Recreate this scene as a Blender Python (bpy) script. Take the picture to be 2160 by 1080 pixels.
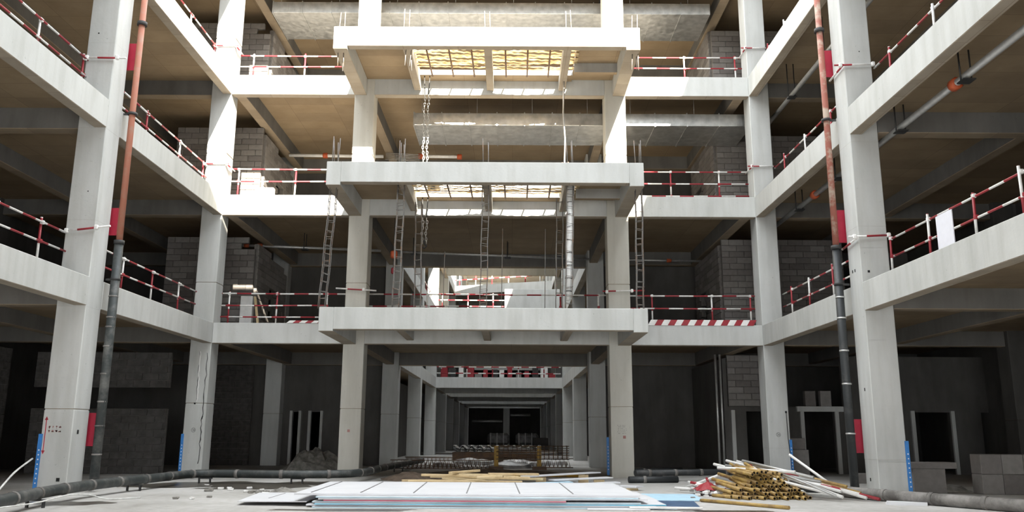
import bpy, math, random
from mathutils import Vector, Matrix
random.seed(7)
for o in list(bpy.data.objects): bpy.data.objects.remove(o, do_unlink=True)
S = bpy.context.scene; COL = S.collection

# ---------------------------------------------------------------- camera, sky, sun, exposure
PITCH, ROLL, F_PX = .2101, .0049, 1757.4
cam = bpy.data.objects.new('camera', bpy.data.cameras.new('camera')); COL.objects.link(cam)
cam.data.sensor_width = 36; cam.data.lens = F_PX/2160*36; cam.data.clip_end = 500
cam.matrix_world = Matrix.Translation((0, 0, 1.459)) @ Matrix.Rotation(math.pi/2+PITCH, 4, 'X') @ Matrix.Rotation(ROLL, 4, 'Z')
S.camera = cam
W = bpy.data.worlds.new('sky'); S.world = W; W.use_nodes = True
bg = W.node_tree.nodes['Background']; bg.inputs[0].default_value = (.92, .965, 1, 1); bg.inputs[1].default_value = 1.9
sl = bpy.data.lights.new('sun', 'SUN'); sl.energy = 16; sl.angle = .009; sl.color = (1, .905, .75)
sun = bpy.data.objects.new('sun', sl); COL.objects.link(sun)
sun.rotation_euler = Vector((-.21, 1, -.56)).to_track_quat('-Z', 'Y').to_euler()
S.view_settings.view_transform = 'Standard'; S.view_settings.look = 'None'
S.view_settings.gamma = 1; S.view_settings.use_curve_mapping = False
S.view_settings.exposure = 1.65

# ---------------------------------------------------------------- materials
def new_mat(name):
    m = bpy.data.materials.new(name); m.use_nodes = True
    nt = m.node_tree; b = nt.nodes['Principled BSDF']
    return m, nt, b
def nd(nt, t, **kw):
    n = nt.nodes.new(t)
    for k, v in kw.items():
        if k.startswith('i_'):
            key = k[2:]; n.inputs[int(key) if key.isdigit() else key].default_value = v
        else: setattr(n, k, v)
    return n
def L(nt, a, b): nt.links.new(a, b)
def pos_scaled(nt, sc):
    g = nd(nt, 'ShaderNodeNewGeometry'); m = nd(nt, 'ShaderNodeVectorMath', operation='MULTIPLY'); m.inputs[1].default_value = sc
    L(nt, g.outputs['Position'], m.inputs[0]); return m.outputs[0], g
def ramp(nt, fac, stops):
    r = nd(nt, 'ShaderNodeValToRGB'); e = r.color_ramp.elements
    while len(e) < len(stops): e.new(.5)
    for el, (p, c) in zip(e, stops): el.position = p; el.color = (*c, 1) if len(c) == 3 else c
    L(nt, fac, r.inputs[0]); return r.outputs[0]
def mix(nt, fac, a, b, mode='MIX'):
    n = nd(nt, 'ShaderNodeMix', data_type='RGBA', blend_type=mode)
    for s, v in ((0, fac), (6, a), (7, b)):
        if hasattr(v, 'node'): L(nt, v, n.inputs[s])
        else: n.inputs[s].default_value = v if not isinstance(v, tuple) else ((*v, 1) if len(v) == 3 else v)
    return n.outputs[2]

def concrete(name, c1, c2, soffit=(.32, .255, .18), rough=.85):
    m, nt, b = new_mat(name)
    p1, g = pos_scaled(nt, (1.1, 1.1, .5)); n1 = nd(nt, 'ShaderNodeTexNoise', i_Scale=1.0, i_Detail=5.0, i_Roughness=.6); L(nt, p1, n1.inputs[0])
    base = ramp(nt, n1.outputs[0], [(.3, c1), (.7, c2)])
    p2, _ = pos_scaled(nt, (3.2, 3.2, .3)); n2 = nd(nt, 'ShaderNodeTexNoise', i_Scale=1.3, i_Detail=4.0); L(nt, p2, n2.inputs[0])
    st = ramp(nt, n2.outputs[0], [(.36, (.84, .83, .81)), (.56, (1, 1, 1))])
    base = mix(nt, .5, base, st, 'MULTIPLY')
    p3, _ = pos_scaled(nt, (14, 14, 14)); n3 = nd(nt, 'ShaderNodeTexNoise', i_Scale=1.0, i_Detail=3.0); L(nt, p3, n3.inputs[0])
    pit = ramp(nt, n3.outputs[0], [(.22, (.45, .45, .44)), (.3, (1, 1, 1))]); base = mix(nt, .6, base, pit, 'MULTIPLY')
    oi = nd(nt, 'ShaderNodeObjectInfo'); rr = ramp(nt, oi.outputs['Random'], [(0, (.93, .93, .92)), (1, (1.0, 1.0, 1.0))]); base = mix(nt, 1.0, base, rr, 'MULTIPLY')
    if soffit:      # tan of plywood-formed undersides, with warm floor bounce worked into the colour
        sp = nd(nt, 'ShaderNodeSeparateXYZ'); L(nt, g.outputs['True Normal'], sp.inputs[0])
        lt = nd(nt, 'ShaderNodeMath', operation='LESS_THAN', i_1=-.6); L(nt, sp.outputs[2], lt.inputs[0])
        bt = nd(nt, 'ShaderNodeTexBrick', offset=.0, i_Scale=1.0); bt.inputs['Mortar Size'].default_value = .006
        bt.inputs['Brick Width'].default_value = 1.83; bt.inputs['Row Height'].default_value = .915
        bt.inputs['Color1'].default_value = (*soffit, 1); bt.inputs['Color2'].default_value = (soffit[0]*.82, soffit[1]*.82, soffit[2]*.84, 1)
        bt.inputs['Mortar'].default_value = (soffit[0]*.55, soffit[1]*.5, soffit[2]*.5, 1)
        L(nt, g.outputs['Position'], bt.inputs[0])
        sc = mix(nt, .55, bt.outputs[0], ramp(nt, n1.outputs[0], [(.3, (.75, .7, .62)), (.7, (1.15, 1.15, 1.15))]), 'MULTIPLY')
        base = mix(nt, lt.outputs[0], base, sc)
    L(nt, base, b.inputs['Base Color']); b.inputs['Roughness'].default_value = rough
    bp = nd(nt, 'ShaderNodeBump', i_Strength=.12, i_Distance=.02); L(nt, n3.outputs[0], bp.inputs['Height']); L(nt, bp.outputs[0], b.inputs['Normal'])
    return m
def plain(name, c, rough=.6, metal=0, var=.25, scale=6):
    m, nt, b = new_mat(name)
    p, _ = pos_scaled(nt, (scale,)*3); n = nd(nt, 'ShaderNodeTexNoise', i_Scale=1.0, i_Detail=4.0); L(nt, p, n.inputs[0])
    lo = tuple(x*(1-var) for x in c); hi = tuple(min(1, x*(1+var)) for x in c)
    L(nt, ramp(nt, n.outputs[0], [(.3, lo), (.7, hi)]), b.inputs['Base Color'])
    b.inputs['Roughness'].default_value = rough; b.inputs['Metallic'].default_value = metal
    return m
def dirty(name, c, dirt, rough=.6, metal=0, lo=.45, hi=.62, scale=3):
    m, nt, b = new_mat(name)
    p, _ = pos_scaled(nt, (scale,)*3); n = nd(nt, 'ShaderNodeTexNoise', i_Scale=1.0, i_Detail=6.0, i_Roughness=.7); L(nt, p, n.inputs[0])
    L(nt, ramp(nt, n.outputs[0], [(lo, c), (hi, dirt)]), b.inputs['Base Color'])
    b.inputs['Roughness'].default_value = rough; b.inputs['Metallic'].default_value = metal
    return m
def striped(name, ca=(.30, .022, .032), cb=(.74, .73, .71)):
    m, nt, b = new_mat(name)
    uv = nd(nt, 'ShaderNodeUVMap'); sp = nd(nt, 'ShaderNodeSeparateXYZ'); L(nt, uv.outputs[0], sp.inputs[0])
    fr = nd(nt, 'ShaderNodeMath', operation='FRACT'); L(nt, sp.outputs[0], fr.inputs[0])
    lt = nd(nt, 'ShaderNodeMath', operation='LESS_THAN', i_1=.5); L(nt, fr.outputs[0], lt.inputs[0])
    c = mix(nt, lt.outputs[0], cb, ca)
    p, _ = pos_scaled(nt, (9,)*3); n = nd(nt, 'ShaderNodeTexNoise', i_Scale=1.0, i_Detail=4.0); L(nt, p, n.inputs[0])
    c = mix(nt, .5, c, ramp(nt, n.outputs[0], [(.3, (.7, .68, .66)), (.55, (1, 1, 1))]), 'MULTIPLY')
    L(nt, c, b.inputs['Base Color']); b.inputs['Roughness'].default_value = .5
    return m
M = {}
M['conc'] = concrete('concrete', (.45, .455, .44), (.55, .555, .54), (.36, .31, .245))
M['conc_warm'] = concrete('beige concrete', (.52, .505, .455), (.62, .605, .555), (.36, .31, .245))
M['deck'] = concrete('deck concrete', (.27, .26, .245), (.37, .36, .34), (.30, .223, .138))
M['dark_conc'] = concrete('shaded concrete', (.065, .061, .057), (.105, .10, .094), (.12, .1, .08))  # interior shade put into the colour of inner walls and deep columns
M['slab'] = concrete('shaded beam concrete', (.125, .12, .112), (.18, .173, .162))  # concrete of the inner beams, darkened to hold the interior shade
def floor_mat():
    m, nt, b = new_mat('dusty ground')
    p, _ = pos_scaled(nt, (.22, .3, .3)); n = nd(nt, 'ShaderNodeTexNoise', i_Scale=1.0, i_Detail=7.0, i_Roughness=.62); L(nt, p, n.inputs[0])
    base = ramp(nt, n.outputs[0], [(.34, (.20, .185, .165)), (.41, (.37, .36, .34)), (.60, (.50, .49, .475))])
    p, _ = pos_scaled(nt, (5, 5, 5)); n2 = nd(nt, 'ShaderNodeTexNoise', i_Scale=1.0, i_Detail=5.0); L(nt, p, n2.inputs[0])
    base = mix(nt, .6, base, ramp(nt, n2.outputs[0], [(.3, (.75, .73, .7)), (.6, (1, 1, 1))]), 'MULTIPLY')
    L(nt, base, b.inputs['Base Color'])
    L(nt, ramp(nt, n.outputs[0], [(.33, (.35,)*3), (.46, (.9,)*3)]), b.inputs['Roughness'])
    bp = nd(nt, 'ShaderNodeBump', i_Strength=.25, i_Distance=.03); L(nt, n2.outputs[0], bp.inputs['Height']); L(nt, bp.outputs[0], b.inputs['Normal'])
    return m
M['ground'] = floor_mat()
def block_mat():
    m, nt, b = new_mat('aerated block')
    oi = nd(nt, 'ShaderNodeObjectInfo'); c = ramp(nt, oi.outputs['Random'], [(0, (.16, .145, .136)), (.5, (.21, .194, .184)), (1, (.26, .245, .233))])
    p, _ = pos_scaled(nt, (7,)*3); n = nd(nt, 'ShaderNodeTexNoise', i_Scale=1.0, i_Detail=5.0); L(nt, p, n.inputs[0])
    L(nt, mix(nt, .6, c, ramp(nt, n.outputs[0], [(.3, (.75, .74, .73)), (.65, (1, 1, 1))]), 'MULTIPLY'), b.inputs['Base Color']); b.inputs['Roughness'].default_value = .95
    return m
M['block'] = block_mat()
M['block_shaded'] = plain('block with painted shade', (.075, .07, .066), .95, 0, .3, 5)  # darker copy of the block colour, carrying the ground-floor interior shade
M['mortar'] = plain('mortar', (.15, .14, .13), .95)
def galv():
    m, nt, b = new_mat('galvanised sheet')
    p, _ = pos_scaled(nt, (3, 3, 3)); v = nd(nt, 'ShaderNodeTexVoronoi', i_Scale=2.0); L(nt, p, v.inputs[0])
    n = nd(nt, 'ShaderNodeTexNoise', i_Scale=1.4, i_Detail=4.0); L(nt, p, n.inputs[0])
    L(nt, ramp(nt, n.outputs[0], [(.3, (.40, .40, .39)), (.7, (.58, .58, .565))]), b.inputs['Base Color'])
    b.inputs['Metallic'].default_value = .85
    L(nt, ramp(nt, v.outputs['Color'], [(0, (.3,)*3), (1, (.46,)*3)]), b.inputs['Roughness'])
    bp = nd(nt, 'ShaderNodeBump', i_Strength=.09, i_Distance=.05); L(nt, n.outputs[0], bp.inputs['Height']); L(nt, bp.outputs[0], b.inputs['Normal'])
    return m
M['galv'] = galv()
M['stripe'] = striped('red white paint')
M['red'] = plain('red paint', (.30, .022, .032), .5, 0, .15)
M['white'] = plain('white paint', (.78, .77, .75), .5, 0, .08)
M['rust_pipe'] = dirty('red oxide pipe', (.36, .135, .085), (.30, .20, .15), .6, 0, .5, .75)
M['rust_pipe_worn'] = dirty('worn red oxide pipe', (.30, .10, .07), (.42, .33, .26), .65, 0, .48, .62, 2.2)
M['black_pipe'] = dirty('black pipe', (.025, .028, .03), (.12, .115, .11), .5, 0, .52, .9, 2.5)
M['mud_pipe'] = dirty('muddy black pipe', (.03, .036, .036), (.17, .165, .155), .55, 0, .48, .8, 1.8)
M['dust_pipe'] = dirty('dusty grey pipe', (.09, .083, .076), (.26, .245, .23), .8, 0, .38, .66, 2)
M['zinc'] = plain('zinc pipe', (.50, .50, .49), .4, .6, .12)
M['rebar'] = dirty('rebar steel', (.20, .19, .18), (.26, .15, .09), .55, .5, .5, .7, 4)
M['rusty'] = dirty('rusty rebar', (.13, .085, .06), (.20, .11, .06), .8, .1)
M['clamp'] = plain('dark clamp', (.05, .05, .05), .6, .5)
M['orange'] = plain('orange coupling', (.48, .09, .03), .55)
M['pinkred'] = plain('red sign sheet', (.42, .02, .05), .5, 0, .08)
M['blue'] = plain('blue plastic guard', (.03, .19, .52), .45, 0, .12)
M['bluegrey'] = plain('pale blue film', (.45, .66, .80), .5, 0, .1)
M['navy'] = plain('navy sheet', (.05, .10, .19), .5)
M['sheet'] = plain('white sheet', (.66, .665, .69), .5, 0, .05, 2)
M['sheet_blue'] = plain('light blue sheet edge', (.50, .66, .74), .5, 0, .15, 2)
M['sheet_cyan'] = plain('cyan sheet edge', (.10, .42, .60), .5, 0, .2, 2)
M['sheet_red'] = plain('red sheet edge', (.50, .08, .14), .5, 0, .15, 2)
M['grey_line'] = plain('grey batten', (.22, .22, .22), .7)
M['wood'] = dirty('sawn timber', (.68, .54, .33), (.50, .37, .20), .75, 0, .4, .7, 3)
M['yellow'] = dirty('yellow tube', (.44, .29, .085), (.20, .12, .05), .55, 0, .40, .66, 4)
M['bore_dark'] = plain('dark tube bore', (.02, .015, .012), .9)  # near-black inside of the tubes and their end plugs
M['yellow_steel'] = dirty('yellow painted steel', (.42, .24, .03), (.12, .09, .05), .6, 0, .5, .72)
M['black'] = plain('black hole', (.008, .008, .008), .9)
M['grey_steel'] = plain('grey plastic wrap', (.30, .29, .28), .4, 0, .5, 3)
M['foam'] = plain('white film wrapped tube', (.78, .78, .77), .35, 0, .15, 6)
M['poster'] = plain('blank white notice', (.72, .72, .78), .6, 0, .03)
M['mark_red'] = plain('red marking paint', (.45, .03, .05), .8)
M['mark_black'] = plain('black marking paint', (.03, .03, .03), .8)
M['mark_fade'] = plain('faded red marking', (.42, .22, .20), .9)
M['cable'] = plain('white cable', (.70, .70, .68), .5)
M['rubble'] = plain('rubble', (.22, .21, .19), .95, 0, .4)
M['dirt'] = plain('brown dirt', (.13, .095, .07), .95, 0, .4, 4)
M['barrier'] = striped('barrier stripe sheet')
def bamboo():
    m, nt, b = new_mat('bamboo mat')
    p, _ = pos_scaled(nt, (5, 22, 5)); n = nd(nt, 'ShaderNodeTexNoise', i_Scale=1.0, i_Detail=3.0); L(nt, p, n.inputs[0])
    c = ramp(nt, n.outputs[0], [(.3, (.52, .38, .20)), (.6, (.80, .70, .50))]); L(nt, c, b.inputs['Base Color']); b.inputs['Roughness'].default_value = .6
    tr = nd(nt, 'ShaderNodeBsdfTranslucent'); L(nt, c, tr.inputs[0]); mx = nd(nt, 'ShaderNodeMixShader', i_0=.5)
    L(nt, b.outputs[0], mx.inputs[1]); L(nt, tr.outputs[0], mx.inputs[2]); L(nt, mx.outputs[0], nt.nodes['Material Output'].inputs[0])
    return m
M['bamboo'] = bamboo()

# ---------------------------------------------------------------- mesh helpers
class MB:
    def __init__(s): s.v = []; s.f = []; s.uv = []; s.sm = []; s.mi = []
    def face(s, idx, uv=None, smooth=False, mi=0):
        s.f.append(idx); s.uv.append(uv or [(0, 0)]*len(idx)); s.sm.append(smooth); s.mi.append(mi)
    def box(s, a, b, mi=0, M4=None):
        x0, y0, z0 = a; x1, y1, z1 = b; n = len(s.v)
        c = [(x0,y0,z0),(x1,y0,z0),(x1,y1,z0),(x0,y1,z0),(x0,y0,z1),(x1,y0,z1),(x1,y1,z1),(x0,y1,z1)]
        if M4: c = [tuple(M4 @ Vector(p)) for p in c]
        s.v += c
        for q in ((0,3,2,1),(4,5,6,7),(0,1,5,4),(1,2,6,5),(2,3,7,6),(3,0,4,7)): s.face([n+i for i in q], mi=mi)
        return s
    def cbox(s, a, b, c=.015, mi=0, jit=0):
        """box with its twelve edges chamfered"""
        x = (a[0], b[0]); y = (a[1], b[1]); z = (a[2], b[2]); n = len(s.v); idx = {}
        for i in (0,1):
            for j in (0,1):
                for k in (0,1):
                    si, sj, sk = (1-2*i), (1-2*j), (1-2*k)
                    for ax in range(3):
                        p = [x[i], y[j], z[k]]
                        if ax != 0: p[0] += si*c
                        if ax != 1: p[1] += sj*c
                        if ax != 2: p[2] += sk*c
                        if jit: p = [q + random.uniform(-jit, jit) for q in p]
                        idx[(i,j,k,ax)] = len(s.v); s.v.append(tuple(p))
        I = idx; fs = []
        for i in (0,1):
            r = [(0,0),(1,0),(1,1),(0,1)]; r = r if i else r[::-1]
            fs.append([I[(i,j,k,0)] for j,k in r]); fs.append([I[(k,i,j,1)] for j,k in r]); fs.append([I[(j,k,i,2)] for j,k in r])
        for j in (0,1):
            for k in (0,1):
                fs.append([I[(0,j,k,1)],I[(1,j,k,1)],I[(1,j,k,2)],I[(0,j,k,2)]] if j == k else [I[(0,j,k,2)],I[(1,j,k,2)],I[(1,j,k,1)],I[(0,j,k,1)]])
                fs.append([I[(j,0,k,2)],I[(j,1,k,2)],I[(j,1,k,0)],I[(j,0,k,0)]] if j == k else [I[(j,0,k,0)],I[(j,1,k,0)],I[(j,1,k,2)],I[(j,0,k,2)]])
                fs.append([I[(j,k,0,0)],I[(j,k,1,0)],I[(j,k,1,1)],I[(j,k,0,1)]] if j == k else [I[(j,k,0,1)],I[(j,k,1,1)],I[(j,k,1,0)],I[(j,k,0,0)]])
        for i in (0,1):
            for j in (0,1):
                for k in (0,1):
                    t = [I[(i,j,k,0)], I[(i,j,k,1)], I[(i,j,k,2)]]
                    fs.append(t if (i+j+k) % 2 else t[::-1])
        for q in fs: s.face(q, mi=mi)
        return s
    def tube(s, pts, r, seg=8, u0=0., us=1., caps=True, mi=0, capmi=None):
        pts = [Vector(p) for p in pts]; n = len(pts); rs = r if isinstance(r, (list, tuple)) else [r]*n
        base = len(s.v); u = u0; us_ = []; up = None
        for i, p in enumerate(pts):
            d = (pts[min(i+1, n-1)] - pts[max(i-1, 0)]).normalized()
            if up is None:
                up = Vector((0,0,1)) if abs(d.z) < .9 else Vector((1,0,0))
            a = d.cross(up).normalized(); bb = a.cross(d).normalized(); up = bb
            if i: u += (p - pts[i-1]).length*us
            us_.append(u)
            for k in range(seg):
                t = 2*math.pi*k/seg; s.v.append(tuple(p + a*(math.cos(t)*rs[i]) + bb*(math.sin(t)*rs[i])))
        for i in range(n-1):
            for k in range(seg):
                k2 = (k+1) % seg
                s.face([base+i*seg+k, base+i*seg+k2, base+(i+1)*seg+k2, base+(i+1)*seg+k], [(us_[i],0),(us_[i],0),(us_[i+1],0),(us_[i+1],0)], True, mi)
        if caps:
            cm = mi if capmi is None else capmi
            s.face([base+k for k in range(seg)][::-1], [(us_[0]+1e-4,0)]*seg, mi=cm)
            s.face([base+(n-1)*seg+k for k in range(seg)], [(us_[-1]-1e-4,0)]*seg, mi=cm)
        return s
    def prism(s, poly, z0, z1, mi=0):
        n = len(s.v); k = len(poly); s.v += [(x,y,z0) for x,y in poly] + [(x,y,z1) for x,y in poly]
        s.face([n+i for i in range(k)][::-1], mi=mi); s.face([n+k+i for i in range(k)], mi=mi)
        for i in range(k): j = (i+1) % k; s.face([n+i, n+j, n+k+j, n+k+i], mi=mi)
        return s
    def mesh(s, name, mats, origin=None):
        me = bpy.data.meshes.new(name)
        vs = s.v if origin is None else [(x-origin[0], y-origin[1], z-origin[2]) for x,y,z in s.v]
        me.from_pydata(vs, [], s.f)
        for m in (mats if isinstance(mats, (list, tuple)) else [mats]): me.materials.append(m)
        if any(any(q != (0,0) for q in u) for u in s.uv):
            l = me.uv_layers.new(name='UVMap'); i = 0
            for u in s.uv:
                for q in u: l.data[i].uv = q; i += 1
        me.polygons.foreach_set('use_smooth', s.sm); me.polygons.foreach_set('material_index', s.mi)
        me.update(); return me
def link(name, me, parent=None, loc=None, mw=None):
    o = bpy.data.objects.new(name, me); COL.objects.link(o)
    if parent is not None: o.parent = parent
    if loc is not None: o.location = loc
    if mw is not None: o.matrix_local = mw
    return o
def tag(o, label=None, cat=None, group=None, kind=None):
    if label: o['label'] = label
    if cat: o['category'] = cat
    if group: o['group'] = group
    if kind: o['kind'] = kind
    return o
def empty(name, loc, label, cat, group=None):
    o = bpy.data.objects.new(name, None); COL.objects.link(o); o.location = loc; o.empty_display_size = .1
    return tag(o, label, cat, group)
def part(name, mb, mat, parent):
    """mb in world coordinates; origin at the parent's own location"""
    p = parent; off = Vector((0,0,0))
    while p is not None: off += p.location; p = p.parent
    return link(name, mb.mesh(name, mat, off), parent)
def solo(name, mb, mat, label, cat, group=None, origin=None):
    if origin is None:
        xs = list(zip(*mb.v)); origin = ((min(xs[0])+max(xs[0]))/2, (min(xs[1])+max(xs[1]))/2, min(xs[2]))
    return tag(link(name, mb.mesh(name, mat, origin), None, origin), label, cat, group)
def struct(name, mb, mat, label=None, parent=None):
    if parent is not None: return part(name, mb, mat, parent)
    return tag(link(name, mb.mesh(name, mat)), label, None, None, 'structure')

# ---------------------------------------------------------------- building grid
D, XL, XR = 29.48, -10.61, 8.91
XB0, XB1, XC0, XC1 = -5.96, -5.22, 3.46, 4.24
ZT = [5.27, 10.0, 14.72, 19.45]; ZB = [4.54, 9.23, 13.94, 18.7]; SL = .15
XW0, XW1, YF, YB = -20.0, 18.6, -8.0, 112.0
C, DC, SB = M['conc'], M['dark_conc'], M['slab']
OD = ['first', 'second', 'third', 'roof']

g = MB(); g.v = [(XW0-.4,YF-.4,0),(XW1+.4,YF-.4,0),(XW1+.4,YB+.4,0),(XW0-.4,YB+.4,0)]; g.face([0,1,2,3])
struct('floor', g, M['ground'], 'dusty grey concrete ground of the construction site')

def column(x0, y0, z1, joints, mat=C, w=.74, d=.75, label=None, z0=0):
    """square column with shallow recessed construction joints"""
    mb = MB(); ch = .018; rings = [(z0, 0)]
    for z in joints: rings += [(z-.03, 0), (z-.015, .012), (z+.005, .012), (z+.02, -.003)]
    rings.append((z1, 0))
    for z, ins in rings:
        a, b, c2, e = x0+ins, x0+w-ins, y0+ins, y0+d-ins
        mb.v += [(a+ch,c2,z),(b-ch,c2,z),(b,c2+ch,z),(b,e-ch,z),(b-ch,e,z),(a+ch,e,z),(a,e-ch,z),(a,c2+ch,z)]
    for i in range(len(rings)-1):
        for k in range(8): j = (k+1) % 8; mb.face([i*8+k, i*8+j, (i+1)*8+j, (i+1)*8+k])
    mb.face(list(range(8))[::-1]); n = (len(rings)-1)*8; mb.face([n+k for k in range(8)])
    return struct('column', mb, mat, label)
J = lambda a, b=1.45, c=1.6, e=1.5: [a, ZT[0]+b, ZT[1]+c, ZT[2]+e]
cols = {}
cols['NL'] = column(XL-.75, 20.6, 19.3, J(1.99)+[.0+4.5, 9.2], label='tall grey concrete column at the left, painted with a red arrow')
cols['NR'] = column(XR, 20.85, 19.3, J(2.15)+[.86, 6.81+2.2], label='tall grey concrete column at the right, beside the dark drain pipe')
cols['CL'] = column(XL-.75, D, 19.3, J(2.44), label='left corner column of the courtyard, with dark seep streaks')
cols['CR'] = column(XR, D, 19.3, J(2.68)+[1.0], label='right corner column of the courtyard, behind the pile of tubes')
cols['B'] = column(XB0, D, 19.3, J(2.28), M['conc_warm'], label='left facade column under the projecting balconies')
cols['C'] = column(XC0, D, 19.3, J(2.39), M['conc_warm'], w=.78, label='right facade column under the projecting balconies')
for x0, nm in ((XL-.75, 'left'), (XR, 'right')):
    column(x0, 11.7, 19.3, J(2.0), label=f'{nm} wing column nearest the camera, out of frame')
    column(x0, 2.8, 19.3, J(2.0), label=f'{nm} wing column beside the camera, out of frame')
rowsL = [38.7, 48.5, 58.2, 67.5, 76.5, 85, 94, 103]; 
OR = ['second', 'third', 'fourth', 'fifth', 'sixth', 'seventh', 'eighth', 'last']
for i, y in enumerate(rowsL):
    column(XB0, y, 19.3, J(2.3), label=f'{OR[i]} column along the left side of the central passage')
    column(XC0+.06, y-.7, 19.3, J(2.2), label=f'{OR[i]} column along the right side of the central passage')
for x, nm in ((XL-.72, 'left'), (XR, 'right')):
    column(x, 38.7, 19.3, J(2.3), label=f'rear column in the dark {nm} bay behind the facade')
for x, nm in ((-19.5, 'left'), (17.6, 'right')):
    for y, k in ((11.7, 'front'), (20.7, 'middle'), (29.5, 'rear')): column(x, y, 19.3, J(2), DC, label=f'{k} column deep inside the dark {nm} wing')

def beam(a, b, label, mat=C, c=.015): return struct('beam', MB().cbox(a, b, c), mat, label)
for i in range(4):
    zt, zb = ZT[i], ZB[i]; f = OD[i] + (' floor' if i < 3 else '')
    # wing edge beams
    segs = [(12.45, 20.6, 'near'), (21.35, D, 'far'), (3.55, 11.7, 'front')] if i else [(12.45, 20.6, 'near'), (21.35, D, 'far'), (3.55, 11.7, 'front')]
    for y0, y1, k in segs:
        beam((XL-.32, y0, zb), (XL, y1, zt), f'{k} edge beam of the left wing at {f} level')
        yy0, yy1 = (12.45, 20.85) if k == 'near' else (21.6, D) if k == 'far' else (y0, y1)
        beam((XR, yy0, zb), (XR+.32, yy1, zt), f'{k} edge beam of the right wing at {f} level')
    # facade beams
    beam((XL, D, zb), (XB0, D+.33, zt), f'facade edge beam at {f} level, left of the balcony')
    beam((XB1, D, zb), (XC0, D+.33, zt), f'facade edge beam at {f} level, behind the balcony')
    beam((XC1, D, zb), (XR, D+.33, zt), f'facade edge beam at {f} level, right of the balcony')
    # gallery beams running back, rear beam, wing cross beams
    for x, k in ((XL+.06, 'left'), (XB0+.15, 'centre left'), (XC0+.15, 'centre right'), (XR-.5, 'right')):
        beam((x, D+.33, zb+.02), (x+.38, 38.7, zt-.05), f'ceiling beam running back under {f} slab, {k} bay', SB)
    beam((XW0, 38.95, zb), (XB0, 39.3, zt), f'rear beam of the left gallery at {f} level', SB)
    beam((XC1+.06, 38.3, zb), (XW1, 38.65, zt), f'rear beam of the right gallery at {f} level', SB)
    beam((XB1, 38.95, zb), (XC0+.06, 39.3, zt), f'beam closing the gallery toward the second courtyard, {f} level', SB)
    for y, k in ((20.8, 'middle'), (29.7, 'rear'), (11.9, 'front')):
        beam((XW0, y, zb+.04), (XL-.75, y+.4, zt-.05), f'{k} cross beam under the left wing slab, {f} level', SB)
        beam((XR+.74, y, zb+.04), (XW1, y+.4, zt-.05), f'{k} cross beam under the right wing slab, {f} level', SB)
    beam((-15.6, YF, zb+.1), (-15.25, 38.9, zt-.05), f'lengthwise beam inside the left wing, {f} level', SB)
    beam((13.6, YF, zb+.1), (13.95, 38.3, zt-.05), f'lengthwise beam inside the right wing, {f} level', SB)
    # slabs
    slabs = [((XW0, YF), (XL-.31, 39.2)), ((XR+.31, YF), (XW1, 39.2)), ((XL-.31, D+.32), (XR+.31, 39.2)),
             ((XL-.31, YF), (XR+.31, -7.5 if i == 0 else 8.7)), ((XW0, 39.2), (XB1-.3, YB)), ((XC0+.36, 39.2), (XW1, YB))]
    for (a, b), k in zip(slabs, ('left wing', 'right wing', 'facade gallery', 'front block', 'left of passage', 'right of passage')):
        struct('floor_slab', MB().box((a[0], a[1], zt-SL), (b[0], b[1], zt-.004)), M['deck'], f'{k} floor slab at {f} level')
    # passage voids: side beams and bridges
    br = [(58.2, 66), (72.6, 82), (90, 99), (105, YB)]  # bridge depths stretched to keep sun off the beams farther in
    for y0, y1 in ((39.45, 48.5), (49.25, 58.2), (58.95, 67.5), (68.25, 76.5), (77.25, 85), (85.75, 94), (94.75, 103)):
        beam((XB1-.32, y0, zb), (XB1, y1, zt), f'left side beam of the central passage at {f} level, {int(y0)} metres in', C)
        beam((XC0+.06, y0-.7, zb), (XC0+.38, y1-.7, zt), f'right side beam of the central passage at {f} level, {int(y0)} metres in', C)
    for j, (y0, y1) in enumerate(br):
        mb = MB(); sk = 3.0 if (i == 2 and j == 1) else 0; up = .0
        mb.prism([(XB1, y0+sk), (XC0+.06, y0), (XC0+.06, y0+.35), (XB1, y0+sk+.35)], zb, zt)
        mb.prism([(XB1, y0+sk+.35), (XC0+.06, y0+.35), (XC0+.06, y1+sk), (XB1, y1+sk)], zt-SL, zt)
        if j < 3: mb.prism([(XB1, y1+sk), (XC0+.06, y1), (XC0+.06, y1+.3), (XB1, y1+sk+.3)], zb, zt)
        struct('bridge', mb, C, f'{OR[j]} concrete bridge across the passage at {f} level')
# roof parapets
zp0, zp1 = 19.45, 20.8
for a, b, k in (((XL-.2, 8.7, zp0), (XL, D, zp1), 'left wing'), ((XR, 8.7, zp0), (XR+.2, D, zp1), 'right wing'), ((XL-.2, D, zp0), (XR+.2, D+.2, zp1), 'facade'),
                ((XL-.2, 8.5, zp0), (XR+.2, 8.7, zp1), 'front block'), ((XB1-.2, 39.3, zp0), (XB1, YB, zp1), 'passage left'), ((XC0+.06, 39.3, zp0), (XC0+.26, YB, zp1), 'passage right'),
                ((XB1, 39.1, zp0), (XC0+.06, 39.3, zp1), 'second courtyard'), ((XB1, 105, zp0), (XC0+.06, 105.2, zp1), 'far end')):
    struct('parapet', MB().box(a, b), C, f'roof parapet along the {k}')
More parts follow.
